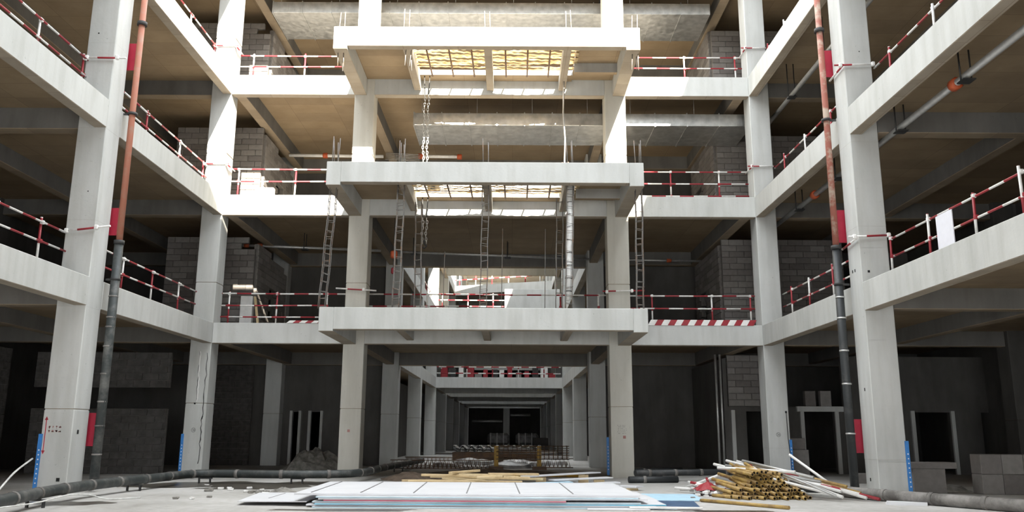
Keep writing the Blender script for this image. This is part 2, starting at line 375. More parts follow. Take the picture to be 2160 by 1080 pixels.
# outer walls closing the building
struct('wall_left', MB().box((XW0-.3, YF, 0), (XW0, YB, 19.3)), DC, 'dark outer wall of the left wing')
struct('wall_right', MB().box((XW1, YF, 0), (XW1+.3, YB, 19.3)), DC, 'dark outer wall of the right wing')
struct('wall_front', MB().box((XW0, YF-.3, 6.3), (XW1, YF, 19.3)), DC, 'unseen upper wall behind the camera, left open below to let sun fill in')  # unseen; its lower opening is shaped so a sun patch bounces fill inside
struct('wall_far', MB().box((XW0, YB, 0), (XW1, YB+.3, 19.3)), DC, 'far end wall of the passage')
for i in range(4):
    z0 = 0 if i == 0 else ZT[i-1]; z1 = ZB[i] if i else ZB[0]
    fl = ('ground', 'first', 'second', 'third')[i]
    if i == 0:
        mb = MB()      # left rear wall with two narrow door openings, deep reveals
        for a, b in ((XW0, -10.15), (-9.75, -9.3), (-8.75, -6.0)): mb.box((a, 39.3, 0), (b, 39.6, 2.4))
        mb.box((XW0, 39.3, 2.4), (-6.0, 39.6, z1)); struct('wall_rear', mb, DC, 'dark rear wall on the ground floor left, with two narrow doorways')
        for x in (-10.15, -9.75, -9.3, -8.75):
            struct('trim', MB().box((x-.06, 39.1, 0), (x+.06, 39.3, 2.45)), C, f'pale jamb of a narrow doorway, {abs(x):.1f} metres left of centre')
    else:
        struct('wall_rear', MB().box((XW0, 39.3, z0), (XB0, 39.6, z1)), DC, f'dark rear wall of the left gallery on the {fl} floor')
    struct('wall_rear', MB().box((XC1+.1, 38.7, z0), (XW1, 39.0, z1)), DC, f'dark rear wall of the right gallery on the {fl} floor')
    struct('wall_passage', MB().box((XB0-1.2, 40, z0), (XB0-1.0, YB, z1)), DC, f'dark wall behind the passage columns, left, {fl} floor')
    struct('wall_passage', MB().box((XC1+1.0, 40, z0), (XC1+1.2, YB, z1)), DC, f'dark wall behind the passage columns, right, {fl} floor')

# ---------------------------------------------------------------- projecting balconies
YBf = D-3.9; BX0, BX1 = -5.97, 4.22
for i in range(3):
    zt, zb = ZT[i], ZB[i]; lv = OD[i]
    b = bpy.data.objects.new('balcony', None); COL.objects.link(b); b.location = (0, YBf, zt)
    tag(b, f'{lv} floor concrete balcony projecting in front of the facade' + (' with two open bays' if i else ''), None, None, 'structure')
    part('fascia_beam', MB().cbox((BX0+.46, YBf, zt-.69), (BX1-.46, YBf+.3, zt)), C, b)
    for x in (BX0, BX1-.46):
        part('side_beam', MB().cbox((x, YBf, zb-.02), (x+.46, D-.003, zt)), C, b)
    for x in (-3.72, -.98, 1.72):
        part('cross_beam', MB().cbox((x, YBf+.3, zt-.60), (x+.26, D-.003, zt-SL)), C, b)
    mb = MB(); z0, z1 = zt-SL, zt-.01
    hx0, hx1, hy0, hy1 = (-3.46, 2.22, YBf+.35, 28.92)
    if i == 0: mb.box((BX0+.46, YBf+.3, z0), (BX1-.46, D-.003, z1))
    else:
        mb.box((BX0+.46, YBf+.3, z0), (hx0, D-.003, z1)); mb.box((hx1, YBf+.3, z0), (BX1-.46, D-.003, z1))
        mb.box((hx0, hy1, z0-.06), (hx1, D-.003, z1)); mb.box((hx0, YBf+.3, z0), (hx1, hy0, z1))
        mb.box((2.22, 28.0, zt-.5), (BX1-.46, 28.2, z0))
    part('slab', mb, M['deck'], b)
    if i:
        for k, (x0, x1) in enumerate(((hx0, -.98), (-.72, hx1))):
            nm = ('left', 'right')[k]
            t = empty('bamboo_mat', ((x0+x1)/2, 27, zt), f'sunlit yellow bamboo mat over the {nm} open bay of the {lv} floor balcony', 'mat', 'bamboo mats over the balcony openings')
            n = 17; y = 25.98
            for s in range(n):
                if (s*7+k*3+i) % 11 == 4: y += .15; continue
                mb = MB(); m = 22; wv = .02; h = .012
                for q in range(m+1):
                    xx = x0-.1+(x1-x0+.2)*q/m; zz = zt-.19+.016*math.sin(q*2.4+s)+.03*math.sin(s*1.7+q*.25)
                    yy = y+.02*math.sin(q*.31+s*2.1)
                    mb.v += [(xx, yy, zz), (xx, yy+.125, zz+.01), (xx, yy+.125, zz+.01+h), (xx, yy, zz+h)]
                for q in range(m):
                    for e in range(4): e2 = (e+1) % 4; mb.face([q*4+e, q*4+e2, q*4+4+e2, q*4+4+e])
                o = part('slat', mb, M['bamboo'], t); y += .15
            for x in [x0+.45+.78*q for q in range(3)]:
                if x < x1-.1: part('grid_bar', MB().tube([(x, hy0-.1, zt-.25), (x+.02, hy1+.05, zt-.25)], .032, 6), M['rusty'], t)
            for y in (26.5, 28.1): part('grid_bar', MB().tube([(x0-.05, y, zt-.225), (x1+.05, y, zt-.225)], .014, 6), M['rusty'], t)

# ---------------------------------------------------------------- block walls (every block a part)
_bm = {}
def block_mesh(l, h, t, axis, mat='block'):
    k = (round(l, 2), round(h, 2), t, axis, mat)
    if k not in _bm:
        a, b = ((-l/2, -t/2, 0), (l/2, t/2, h)) if axis == 'x' else ((-t/2, -l/2, 0), (t/2, l/2, h))
        _bm[k] = MB().cbox(a, b, .012).mesh('block', M[mat])
    return _bm[k]
def block_wall(name, axis, c, a0, a1, z0, z1, label, skip=lambda a, z: False, t=.2, bl=.6, bh=.25, mat='block'):
    """running-bond wall of aerated blocks along axis, centred on c, with recessed joints"""
    rows = int((z1-z0)/bh + .3); hh = (z1-z0)/rows; mb = MB(); todo = []
    for r in range(rows):
        z = z0 + r*hh; a = a0 - (bl/2 if r % 2 else 0)
        while a < a1-.02:
            s, e = max(a, a0), min(a+bl, a1); a += bl
            if e-s < .06 or skip((s+e)/2, z+hh/2): continue
            todo.append(((s+e)/2, z, e-s-.016)); q = .035
            if axis == 'x': mb.box((s, c-t/2+q, z), (e, c+t/2-q, z+hh-.002))
            else: mb.box((c-t/2+q, s, z), (c+t/2-q, e, z+hh-.002))
    w = struct(name, mb, M['mortar'], label)
    for m, z, l in todo:
        loc = (m, c, z+.007) if axis == 'x' else (c, m, z+.007)
        o = link('block', block_mesh(l, hh-.016, t, axis, mat), w, loc)
        dd = random.uniform(-.006, .006)
        if axis == 'x': o.location.y += dd
        else: o.location.x += dd
    return w
for i, z0, z1 in ((0, ZT[0], ZB[1]), (1, ZT[1], ZB[2]), (2, ZT[2], ZB[3])):
    f = ('first', 'second', 'third')[i]
    block_wall('wall_left', 'x', 33.1, -14.0, -10.42, z0, z1, f'left block wall facing the courtyard on the {f} floor', lambda a, z, z1=z1, i=i: (z > z1-.5 and a > -10.9 and i != 1) or (i == 0 and z > z1-.9 and -12.2 < a < -11.7))
    block_wall('wall_left', 'y', -10.42, 33.2, 37.6, z0, z1+.5, f'left block wall running back from the courtyard on the {f} floor',
               lambda a, z, z0=z0, z1=z1: (35.2 < a < 36.3 and z < z0+2.2) or z > z1 - .1 - (a-33)*.12)
    block_wall('wall_right', 'x', 33.1, 8.5, 13.4, z0, z1-(.25 if i else 0), f'right block wall facing the courtyard on the {f} floor')
    block_wall('wall_right', 'y', 8.5, 33.2, 37.6, z0, z1-.2, f'right block wall running back from the courtyard on the {f} floor', lambda a, z, z0=z0: 35.4 < a < 36.6 and z < z0+2.2)
block_wall('wall_right', 'x', 33.1, 8.5, 10.7, 2.55, ZB[0], 'right block wall above the plastered base on the ground floor')
block_wall('wall_left', 'x', 39.1, -14.6, -12.0, 0, 4.5, 'block wall left of the pale column deep in the ground floor', mat='block_shaded')
block_wall('wall_left', 'y', -17.6, 21.6, 29.3, 0, 4.3, 'dark block wall inside the left wing on the ground floor', lambda a, z: 24.3 < a < 25.4 and z < 2.3, mat='block_shaded')
block_wall('wall_left', 'x', 30.6, -17.3, -12.4, 0, 4.3, 'dark block wall seen between the left columns on the ground floor', lambda a, z: 2.3 < z < 3.1, mat='block_shaded')
mb = MB()      # plastered ground-floor wall with openings, right
for a, b in ((8.45, 9.15), (9.95, 11.35), (12.6, 15.7), (17.1, 18.3)): mb.box((a, 33.0, 0), (b, 33.25, 2.35))
mb.box((8.45, 33.0, 2.35), (18.6, 33.25, 2.53)); mb.box((13.0, 33.0, 2.53), (18.6, 33.25, 4.5))
struct('wall_right', mb, DC, 'plastered ground floor wall with dark door openings at the right')
struct('wall_right', MB().box((8.3, 33.0, 0), (8.45, 38.6, 4.4)), DC, 'plastered ground floor wall running back at the right')
for x in (8.62, 11.3, 12.65, 15.6, 17.15): struct('trim', MB().box((x-.07, 32.9, 0), (x+.07, 33.0, 2.4)), C, f'pale concrete jamb on the right ground floor wall, {x:.1f} metres right of centre')
struct('trim', MB().box((11.1, 32.85, 2.35), (12.9, 33.0, 2.55)), C, 'pale concrete lintel carrying two loose blocks')
for k, x in enumerate((11.45, 12.05)):
    solo('block', MB().cbox((x, 32.9, 2.55), (x+.42, 33.15, 3.15), .012), M['block'], ('left', 'right')[k]+' one of two loose blocks standing on the doorway lintel', 'block')

# ---------------------------------------------------------------- red and white guard rails
US = 1/1.05
def guard(label, p0, p1, z, posts, rails=((1.12, 0, 0), (.66, 0, 0)), r=.027, hh=1.2, ph=0, post_ph=0, group=None):
    p0, p1 = Vector((*p0, z)), Vector((*p1, z)); d = (p1-p0).normalized(); ln = (p1-p0).length; up = Vector((0,0,1)); n = Vector((-d.y, d.x, 0))
    t = empty('guardrail', (p0+p1)/2, label, 'guardrail', group)
    for k, (h, e0, e1) in enumerate(rails):
        a = p0 - d*e0 + up*(h+.01*math.sin(k*3+p0.x)) - n*.055; b = p1 + d*e1 + up*(h+.01*math.cos(k+p1.y)) - n*.055
        m = (a+b)/2 - up*.008
        rl = part('rail', MB().tube([a, m, b], r, 8, ph+k*.37, US), M['stripe'], t)
        for q in posts: part('coupler', MB().cbox(tuple(p0+d*q+up*h-n*.03-Vector((.045,.045,.045))), tuple(p0+d*q+up*h-n*.03+Vector((.045,.045,.045))), .015), M['white'] if k == 0 else M['red'], rl)
    for k, q in enumerate(posts):
        a = p0 + d*q; b = a + up*(hh+random.uniform(-.02, .06)) + Vector((random.uniform(-.02,.02), random.uniform(-.02,.02), 0))
        part('post', MB().tube([a, b], r+.003, 8, .02 + (.5 if (k+post_ph) % 2 else 0), 1/1.26), M['stripe'], t)
    return t
SBk = .75; YR = D+SBk; XRL = XL-SBk; XRR = XR+SBk
Z1, Z2, Z3 = ZT[:3]
guard('guardrail on the first floor facade, left of the balcony', (XL-.1, YR), (XB0, YR), Z1, [.35, 2.1, 3.95], ((1.16,.2,0),(.73,.2,-.9),(.3,.2,-.9)), ph=.2)
guard('guardrail on the first floor behind the middle balcony', (XB1, YR), (XC0, YR), Z1, [2.1, 7.0, 8.4], ((1.16,0,0),(.73,0,-5)), ph=.5)
guard('guardrail on the first floor facade, right of the balcony', (XC1, YR), (XR, YR), Z1, [.9, 3.1, 4.5], ((1.16,0,0),(.68,0,0)), ph=.7, post_ph=1)
guard('guardrail on the second floor facade, left of the balcony', (XL-.1, YR), (XB0-.6, YR), Z2, [.35, 2.5], ((1.2,.1,.2),(.73,.1,.2)), ph=.1)
guard('guardrail on the second floor facade, right of the balcony', (XC1, YR), (XR+.2, YR), Z2, [1.75, 3.57], ((1.18,0,0),(.7,0,0),(.23,0,0)), ph=.3, post_ph=1)
guard('guardrail on the third floor facade, left of the balcony', (XL-.1, YR), (XB0-.6, YR), Z3, [.6, 2.6], ((1.1,.2,.2),(.66,.2,-.1)), ph=.85)
guard('guardrail on the third floor facade, right of the balcony', (XC1+.05, YR), (XR+.2, YR), Z3, [2.4, 4.38], ((1.12,0,0),(.66,0,0)), ph=.4)
lw1, lw2, lw3 = 'guardrail along the left wing edge, ', 'guardrail along the right wing edge, ', ' floor'
guard(lw1+'first floor, near bay at the picture edge', (XRL, 12.4), (XRL, 20.6), Z1, [1.2, 3.4, 5.3, 7.1], ph=.1)
guard(lw1+'first floor, far bay by the corner column', (XRL, 21.35), (XRL, D), Z1, [2.5, 4.55, 6.7], ph=.4)
guard(lw1+'second floor, near bay at the picture edge', (XRL, 12.4), (XRL, 20.6), Z2, [1.8, 3.9, 6.0, 8.1], ph=.6)
guard(lw1+'second floor, far bay behind the red drain pipe', (XRL, 21.35), (XRL, D), Z2, [.6, 3.1, 5.7, 7.95], ph=.2)
guard(lw1+'third floor, far bay at the top of the picture', (XRL, 21.35), (XRL, D), Z3, [1.2, 3.5, 5.7, 8.0], ph=.9)
guard(lw2+'first floor, near bay with a white notice', (XRR, 12.4), (XRR, 20.85), Z1, [1.0, 2.78, 4.44, 6.38, 8.35], ph=.3, post_ph=1)
guard(lw2+'first floor, far bay by the corner column', (XRR, 21.6), (XRR, D), Z1, [.9, 3.05, 5.1, 6.8], ph=.5)
guard(lw2+'second floor, near bay at the picture edge', (XRR, 12.4), (XRR, 20.85), Z2, [.9, 3.0, 5.2, 7.45], ph=.8)
guard(lw2+'second floor, far bay behind the red drain pipe', (XRR, 21.6), (XRR, D), Z2, [.5, 2.3, 4.5, 6.6], ph=.1)
guard(lw2+'third floor, far bay at the top of the picture', (XRR, 21.6), (XRR, D), Z3, [1.4, 3.5, 5.7, 7.6], ph=.6)
# single tubes clamped across column faces
def clamp_tube(pts, label, ph=0, clamps=(), mat='stripe'):
    t = empty('scaffold_tube', pts[0], label, 'tube', None)
    part('tube', MB().tube(pts, .027, 8, ph, US), M[mat], t)
    for c in clamps: part('clamp', MB().cbox((c[0]-.05, c[1]-.05, c[2]-.06), (c[0]+.05, c[1]+.05, c[2]+.06), .02), M['white'], t)
zc = 1.17
clamp_tube([(-11.42, 20.54, Z2+zc), (-10.26, 20.54, Z2+zc-.01)], 'tube across the near left column, second floor', .62, [(-11.3, 20.54, Z2+zc), (-10.5, 20.54, Z2+zc)])
clamp_tube([(-11.42, 20.54, Z1+zc-.02), (-10.2, 20.54, Z1+zc+.13)], 'tube across the near left column, first floor', .62, [(-11.3, 20.54, Z1+zc), (-10.55, 20.54, Z1+zc+.09)])
clamp_tube([(8.62, 20.79, Z2+zc), (9.72, 20.79, Z2+zc+.04)], 'tube across the near right column, second floor', .05, [(8.78, 20.79, Z2+zc), (9.66, 20.79, Z2+zc+.04)])
clamp_tube([(8.85, 20.76, Z2+zc), (8.84, 21.7, Z2+zc-.05)], 'short tube along the inner face of the near right column, second floor', .1)
clamp_tube([(8.62, 20.79, Z1+zc), (9.72, 20.79, Z1+zc+.05)], 'tube across the near right column, first floor', .55, [(8.78, 20.79, Z1+zc), (9.66, 20.79, Z1+zc+.05)])
clamp_tube([(8.85, 20.76, Z1+zc-.03), (8.84, 21.75, Z1+zc-.12)], 'short tube along the inner face of the near right column, first floor', .6)
for z, f in ((Z2, 'second'), (Z3, 'third')):
    clamp_tube([(8.7, D-.06, z+zc), (9.75, D-.06, z+zc)], f'tube across the right corner column, {f} floor', .1, [(8.85, D-.06, z+zc)])
    clamp_tube([(8.86, D-.12, z+zc-.01), (8.85, D+.85, z+zc-.02)], f'tube along the inner face of the right corner column, {f} floor', .15)
    clamp_tube([(-11.45, D-.06, z+zc), (-10.5, D-.06, z+zc)], f'tube across the left corner column, {f} floor', .12, [(-10.56, D-.06, z+zc)])
    clamp_tube([(-10.56, D-.12, z+zc-.02), (-10.55, D+.85, z+zc)], f'tube along the inner face of the left corner column, {f} floor', .1)
clamp_tube([(-6.3, D-.06, Z1+zc+.08), (-4.85, D-.06, Z1+zc)], 'tube across the left facade column, first floor', .6, [(-5.3, D-.06, Z1+zc+.04)])
clamp_tube([(3.25, D-.06, Z1+zc+.02), (4.75, D-.06, Z1+zc+.05)], 'tube across the right facade column, first floor', .05, [(3.4, D-.06, Z1+zc), (4.3, D-.06, Z1+zc+.04)])
# striped kick boards and the blank notice
def kick(x0, x1, y, z, h, label, tilt=.12):
    mb = MB(); n = max(2, int((x1-x0)/.42))*2
    for q in range(n):
        a, b = x0+(x1-x0)*q/n, x0+(x1-x0)*(q+1)/n; m = len(mb.v)
        mb.v += [(a-tilt*.5, y, z), (b-tilt*.5, y, z), (b+tilt*.5, y, z+h), (a+tilt*.5, y, z+h), (a-tilt*.5, y+.012, z), (b-tilt*.5, y+.012, z), (b+tilt*.5, y+.012, z+h), (a+tilt*.5, y+.012, z+h)]
        for f in ((0,1,2,3),(5,4,7,6),(3,2,6,7),(1,0,4,5)): mb.face([m+i for i in f], mi=q % 2)
    solo('kick_board', mb, [M['white'], M['red']], label, 'board')
kick(4.9, 8.66, D-.015, Z1-.02, .2, 'red and white striped kick board on the first floor, right of the balcony')
kick(-7.95, -6.2, D-.015, Z1, .09, 'red and white striped kick board on the first floor, left of the balcony')
kick(-1.9, 1.5, YBf+.9, Z1, .07, 'low striped board lying on the first floor balcony')
solo('notice', MB().box((9.68, 17.75, Z1+.2), (9.70, 18.45, Z1+1.08)), M['poster'], 'blank white notice hanging on the right first floor guardrail', 'notice')

# ---------------------------------------------------------------- drain pipes beside the near columns
for s, x, y, nm in ((-1, -10.36, 21.42, 'left'), (1, 8.62, 21.62, 'right')):
    t = empty('drain_pipe', (x, y, 0), f'vertical drain pipe by the near {nm} column, red oxide above and black below', 'pipe')
    up_ = part('upper_pipe', MB().tube([(x, y, 6.35), (x+.02*s, y+.02, 10), (x, y, 14.6)], .083, 14), M['rust_pipe'] if s < 0 else M['rust_pipe_worn'], t); up_['label'] = 'red oxide upper pipe'
    lo_ = part('lower_pipe', MB().tube([(x, y, .1), (x-.01*s, y, 3.2), (x, y, 6.35)], .115 if s < 0 else .108, 14), M['mud_pipe'] if s < 0 else M['black_pipe'], t); lo_['label'] = 'black lower pipe'
    for z in (6.34, 12.6): part('flange', MB().tube([(x, y, z-.05), (x, y, z+.05)], .135, 14), M['clamp'], up_)
    for z in (9.93, 5.35):
        part('bracket', MB().box((x-.22*(s < 0)-.02, y-.02, z-.03), (x+.25*(s > 0)+.02, y+.02, z+.02)), M['clamp'], t)
        part('bracket', MB().tube([(x, y, z-.03), (x, y, z+.03)], .13, 12), M['clamp'], t)
    for z in ((3.6, 4.1, 4.35, 4.9, 2.9, 2.2, 1.6, .9) if s < 0 else (1.5, 2.75, 3.6, 4.45, 5.0)):
        part('strap', MB().tube([(x, y, z-.02), (x, y, z+.02)], .121, 12), M['dust_pipe'] if s < 0 else M['zinc'], lo_)
# red sign sheets behind the near columns
for s, x, y0, hs in ((-1, -10.66, 21.5, ((11.25, 12.05), (6.55, 7.3), (1.1, 1.92))), (1, 8.78, 21.72, ((11.25, 12.05), (6.5, 7.4), (1.02, 1.86)))):
    for (z0, z1), f in zip(hs, ('second', 'first', 'ground')):
        solo('sign_sheet', MB().cbox((x-.02 if s > 0 else x-.25, y0, z0), (x+.25 if s > 0 else x+.16, y0+.03, z1), .005), M['pinkred'], f"plain red sheet fixed behind the near {'left' if s < 0 else 'right'} column, {f} floor", 'sign')

# ---------------------------------------------------------------- ventilation ducts
def duct(label, x0, x1, y0, y1, z0, z1, n, zc):
    t = empty('ventilation_duct', ((x0+x1)/2, (y0+y1)/2, z0), label, 'duct')
    w = (x1-x0)/n
    for k in range(n):
        a = x0+k*w; mb = MB().cbox((a, y0, z0), (a+w-.004, y1, z1), .012); ds = part('duct_section', mb, M['galv'], t)
        part('flange', MB().box((a-.02, y0-.03, z0-.03), (a+.02, y1+.03, z1+.03)), M['galv'], ds)
    rib = MB(); k = x0+.15
    while k < x1-.1:
        rib.box((k, y0-.008, z0+.02), (k+.012, y0, z1-.02)); k += random.choice((.17, .2, .26))
    part('ribs', rib, M['galv'], t)['kind'] = 'stuff'
    for k in range(0, n, 2):
        for y in (y0+.08, y1-.08): part('hanger', MB().tube([(x0+k*w+.3, y, z1-.02), (x0+k*w+.3, y, zc)], .008, 5), M['zinc'], t)
duct('long galvanised duct under the third floor ceiling', -9.75, 8.0, 31.0, 33.35, 18.12, 18.6, 15, 19.31)
duct('galvanised duct under the second floor ceiling, behind the middle balcony', -3.85, 3.7, 30.66, 32.95, 13.2, 13.7, 7, 14.58)
duct('galvanised duct under the second floor ceiling, right of the balcony', 4.3, 9.3, 30.66, 32.95, 13.2, 13.7, 4, 14.58)
duct('lower galvanised duct at the back of the third floor, left bay', -7.6, -5.4, 34.4, 36.5, 17.5, 17.95, 2, 19.31)

# ---------------------------------------------------------------- service pipes under the ceilings
def pipe(label, pts, r, mat, couplings=(), hangers=(), ztop=None, cm='orange', endcap=False):
    t = empty('service_pipe', pts[0], label, 'pipe')
    pr_ = part('pipe_run', MB().tube(pts, r, 10), M[mat], t)
    d = (Vector(pts[-1])-Vector(pts[0])).normalized()
    for c in couplings: c = Vector(c); part('coupling', MB().tube([c-d*.11, c-d*.09, c+d*.09, c+d*.11], [r*1.2, r*1.7, r*1.7, r*1.2], 10), M[cm], pr_)['label'] = 'red coupling'
    for h in hangers:
        for s in (-.12, .12): part('hanger', MB().tube([(h[0]+s*abs(d.y), h[1]+s*abs(d.x), h[2]-r-.03), (h[0]+s*abs(d.y), h[1]+s*abs(d.x), ztop)], .018, 6), M['clamp'], t)
        part('hanger_foot', MB().box((h[0]-.14, h[1]-.14, h[2]-r-.05), (h[0]+.14, h[1]+.14, h[2]-r-.02)), M['clamp'], t)
pipe('grey pipe with orange couplings under the second floor slab, right wing', [(10.0, 12, 9.24), (10.0, 31, 9.22)], .085, 'zinc', [(10, 17.6, 9.23), (10, 26.5, 9.23)], [(10, 17.15, 9.23), (10, 20.3, 9.23), (10, 24.4, 9.23), (10, 28, 9.23)], 9.85)
pipe('grey pipe under the third floor slab, right wing', [(10.0, 16, 13.42), (10.0, 31, 13.36)], .08, 'zinc', [], [(10, 24.5, 13.4), (10, 28, 13.4)], 14.57)
pipe('white pipe under the second floor ceiling, first floor left bay', [(-13.5, 34.3, 9.25), (-5.7, 35.4, 9.22)], .06, 'zinc', [(-11.3, 34.62, 9.25), (-10.75, 34.7, 9.25)], [(-8.9, 34.95, 9.23)], 9.85)
pipe('white pipe under the second floor ceiling, behind the middle balcony', [(-5.2, 35.6, 9.22), (3.5, 36.9, 9.2)], .05, 'zinc', [], [(-4.3, 35.75, 9.22), (-.2, 36.3, 9.2)], 9.85)
pipe('white pipe under the second floor ceiling, first floor right bay', [(4.3, 36.95, 9.2), (9.2, 37.3, 9.2)], .05, 'zinc', [(7.15, 37.15, 9.2)], [], 9.85)
pipe('white pipe with a red coupling above the second floor, left bay', [(-10.2, 36.3, 13.86), (-5.9, 36.3, 13.82)], .075, 'white', [(-8.55, 36.3, 13.85)], [], 14.5)
pipe('white pipe ending in a red cap above the second floor balcony', [(-4.3, 36.3, 13.84), (-2.45, 36.3, 13.82)], .075, 'white', [(-2.42, 36.3, 13.82), (-4.2, 36.3, 13.84)], [], 14.5)
for k in range(5):
    t = empty('conduit', (-5, 35.9+k*.05, 13.5), ('lowest', 'second lowest', 'middle', 'second highest', 'highest')[k]+' of five thin grey conduits beside the white capped pipe', 'conduit', 'thin conduits behind the second floor balcony')
    part('conduit_run', MB().tube([(-5.75, 35.9+k*.05, 13.55+.09*k), (-4.2, 35.95+k*.05, 13.5+.09*k)], .018, 6), M['zinc'], t)
    part('hanger', MB().tube([(-5.3+.1*k, 35.91+k*.05, 13.53+.09*k), (-5.3+.1*k, 35.91+k*.05, 14.58)], .006, 5), M['clamp'], t)
for k, x in enumerate((8.02, 8.2)):
    solo('riser_pipe', MB().tube([(x, 32.93, 0), (x, 32.93, 4.55)], .045, 8), M['zinc'], ('left', 'right')[k]+' one of two vertical grey pipes on the ground floor right wall', 'pipe')

# ---------------------------------------------------------------- rebar cages, stubs, chains
def frame_of(a, b):
    a, b = Vector(a), Vector(b); z = (b-a).normalized(); y = Vector((0,1,0)); x = y.cross(z).normalized(); y = z.cross(x)
    m = Matrix((x, y, z)).transposed().to_4x4(); m.translation = a; return m, (b-a).length
_st = MB()
for a, b in (((-.115,-.1,0),(.115,-.1,0)),((.115,-.1,0),(.115,.1,0)),((.115,.1,0),(-.115,.1,0)),((-.115,.1,0),(-.115,-.1,0))): _st.tube([a, b], .008, 5)
_stm = _st.mesh('stirrup', M['rebar'])
def cage(label, a, b, n, wind=0):
    m, ln = frame_of(a, b)
    t = empty('rebar_cage', a, label, 'rebar'); t.matrix_world = m
    for x in (-.105, .105):
        for y in (-.09, .09):
            mb = MB(); pts = [(x+.012*math.sin(q*1.9+x*30), y+.012*math.cos(q*1.3+y*20), ln*q/8) for q in range(9)]; mb.tube(pts, .015, 6)
            link('bar', mb.mesh('bar', M['rebar']), t)
    for k in range(n):
        o = link('stirrup', _stm, t, (0, 0, ln*(k+.5+random.uniform(-.25, .25))/n)); o.rotation_euler = (random.uniform(-.15,.15), random.uniform(-.25,.25), random.uniform(-.1,.1))
PO = ('far left', 'left of centre', 'centre', 'right of centre', 'far right')
CX = (-5.78, -3.6, -.86, 1.88, 4.1)
for k, (x, xb) in enumerate(zip(CX, (-5.98, -3.66, -.9, 1.80, 4.05))):
    cage(f'hanging rebar cage between the first and second floor balconies, {PO[k]}', (xb, 26.0, Z1), (x, 26.0, 9.4), (17, 16, 15, 14, 15)[k])
    def stub(xx, z0, ln, label, n=3):
        t = empty('rebar_stub', (xx, 26, z0), label, 'rebar')
        for q in range(n):
            sx, sy = ((-.09, -.08), (.09, -.08), (.06, .1), (-.06, .1))[q]
            l = ln*random.uniform(.75, 1.05); part('bar', MB().tube([(xx+sx, 26+sy, z0), (xx+sx+random.uniform(-.05,.05), 26+sy, z0+l)], .016, 6), M['rebar'], t)
    stub(x, Z2-.02, .95, f'bundle of rebar ends rising from the second floor balcony, {PO[k]}', 4 if k in (0, 1) else 3)
    stub(x, Z3-.02, .85, f'pair of rebar ends rising from the third floor balcony, {PO[k]}', 2)
    if k in (0, 1, 4): stub(x if k != 1 else -3.5, 14.05, -.72, f'rebar ends hanging below the third floor balcony, {PO[k]}', 3)
cage('short rebar cage standing behind the first floor balcony, left', (-3.15, 27.6, Z1), (-3.2, 27.6, 9.2), 9)
cage('rebar cage behind the white wrapped tube', (1.55, 27.0, Z1), (1.6, 27.0, 9.2), 9)
for k, x in enumerate((-2.3, -.35, 1.1)):
    solo('rebar_rod', MB().tube([(x, 27.5, Z1), (x+.03, 27.5, Z1+(3.0 if k else 2.2))], .014, 6), M['rebar'], f"single upright rod on the first floor balcony, {('left','middle','right')[k]} one", 'rebar')
t = empty('wrapped_tube', (1.9, 26.25, Z1), 'white film wrapped tube hanging between the first and second floor balconies', 'tube')
wt = part('tube', MB().tube([(1.80, 26.25, Z1+.35), (1.84, 26.25, 6.6), (1.88, 26.24, 7.8), (1.92, 26.25, 9.55)], [.07, .1, .115, .12], 12), M['foam'], t)
for k in range(9): part('tie_wire', MB().tube([(1.81+.013*k, 26.25, 5.9+.42*k), (1.81+.013*k, 26.25, 5.92+.42*k)], .125, 10), M['clamp'], wt)
def chain(label, x, y, z0, z1, hook='orange'):
    t = empty('chain_hoist', (x, y, z1), label, 'chain')
    for s in (-.07, .07):
        mb = MB(); z = z1-.75; k = 0
        part('sling', MB().tube([(x+s*1.4, y, z1), (x+s, y, z)], .02, 6), M['clamp'], t)
        while z > z0+.3:
            w, dd = (.035, .0) if k % 2 else (0., .035)
            xx = x+s+.02*math.sin(k*.9)
            pts = [(xx+w*math.cos(a), y+dd*math.cos(a), z-.06+.07*math.sin(a)) for a in [math.pi*2*q/8 for q in range(9)]]
            mb.tube(pts, .013, 5, caps=False); z -= .105; k += 1
        o = part('chain', mb, M['zinc'], t); o['kind'] = 'stuff'
    part('hook', MB().tube([(x, y, z0+.32), (x+.02, y, z0+.18), (x+.09, y, z0+.1), (x+.02, y, z0+.02), (x-.07, y, z0+.08)], .03, 8), M[hook], t)
chain('chain hoist hanging from the third floor slab, left of centre', -3.2, 29.05, 10.6, 14.515)
chain('short chain hoist below the second floor slab, left of centre', -3.15, 29.05, 7.9, 9.795, 'clamp')
solo('hanging_wire', MB().tube([(1.88, 28.6, 14.14), (1.84, 28.6, 12.9), (1.9, 28.6, 11.9), (1.86, 28.45, 10.9), (1.86, 28.45, 10.05)], .03, 7), M['zinc'], 'grey twisted cable hanging from the third floor slab, right of centre', 'cable')
solo('scrap_steel', MB().tube([(1.78, 28.6, 10.0), (1.78, 28.6, 11.0), (2.0, 28.6, 11.02), (2.0, 28.6, 10.0)], .03, 6), M['rusty'], 'rusty bent frame standing on the second floor balcony', 'frame')

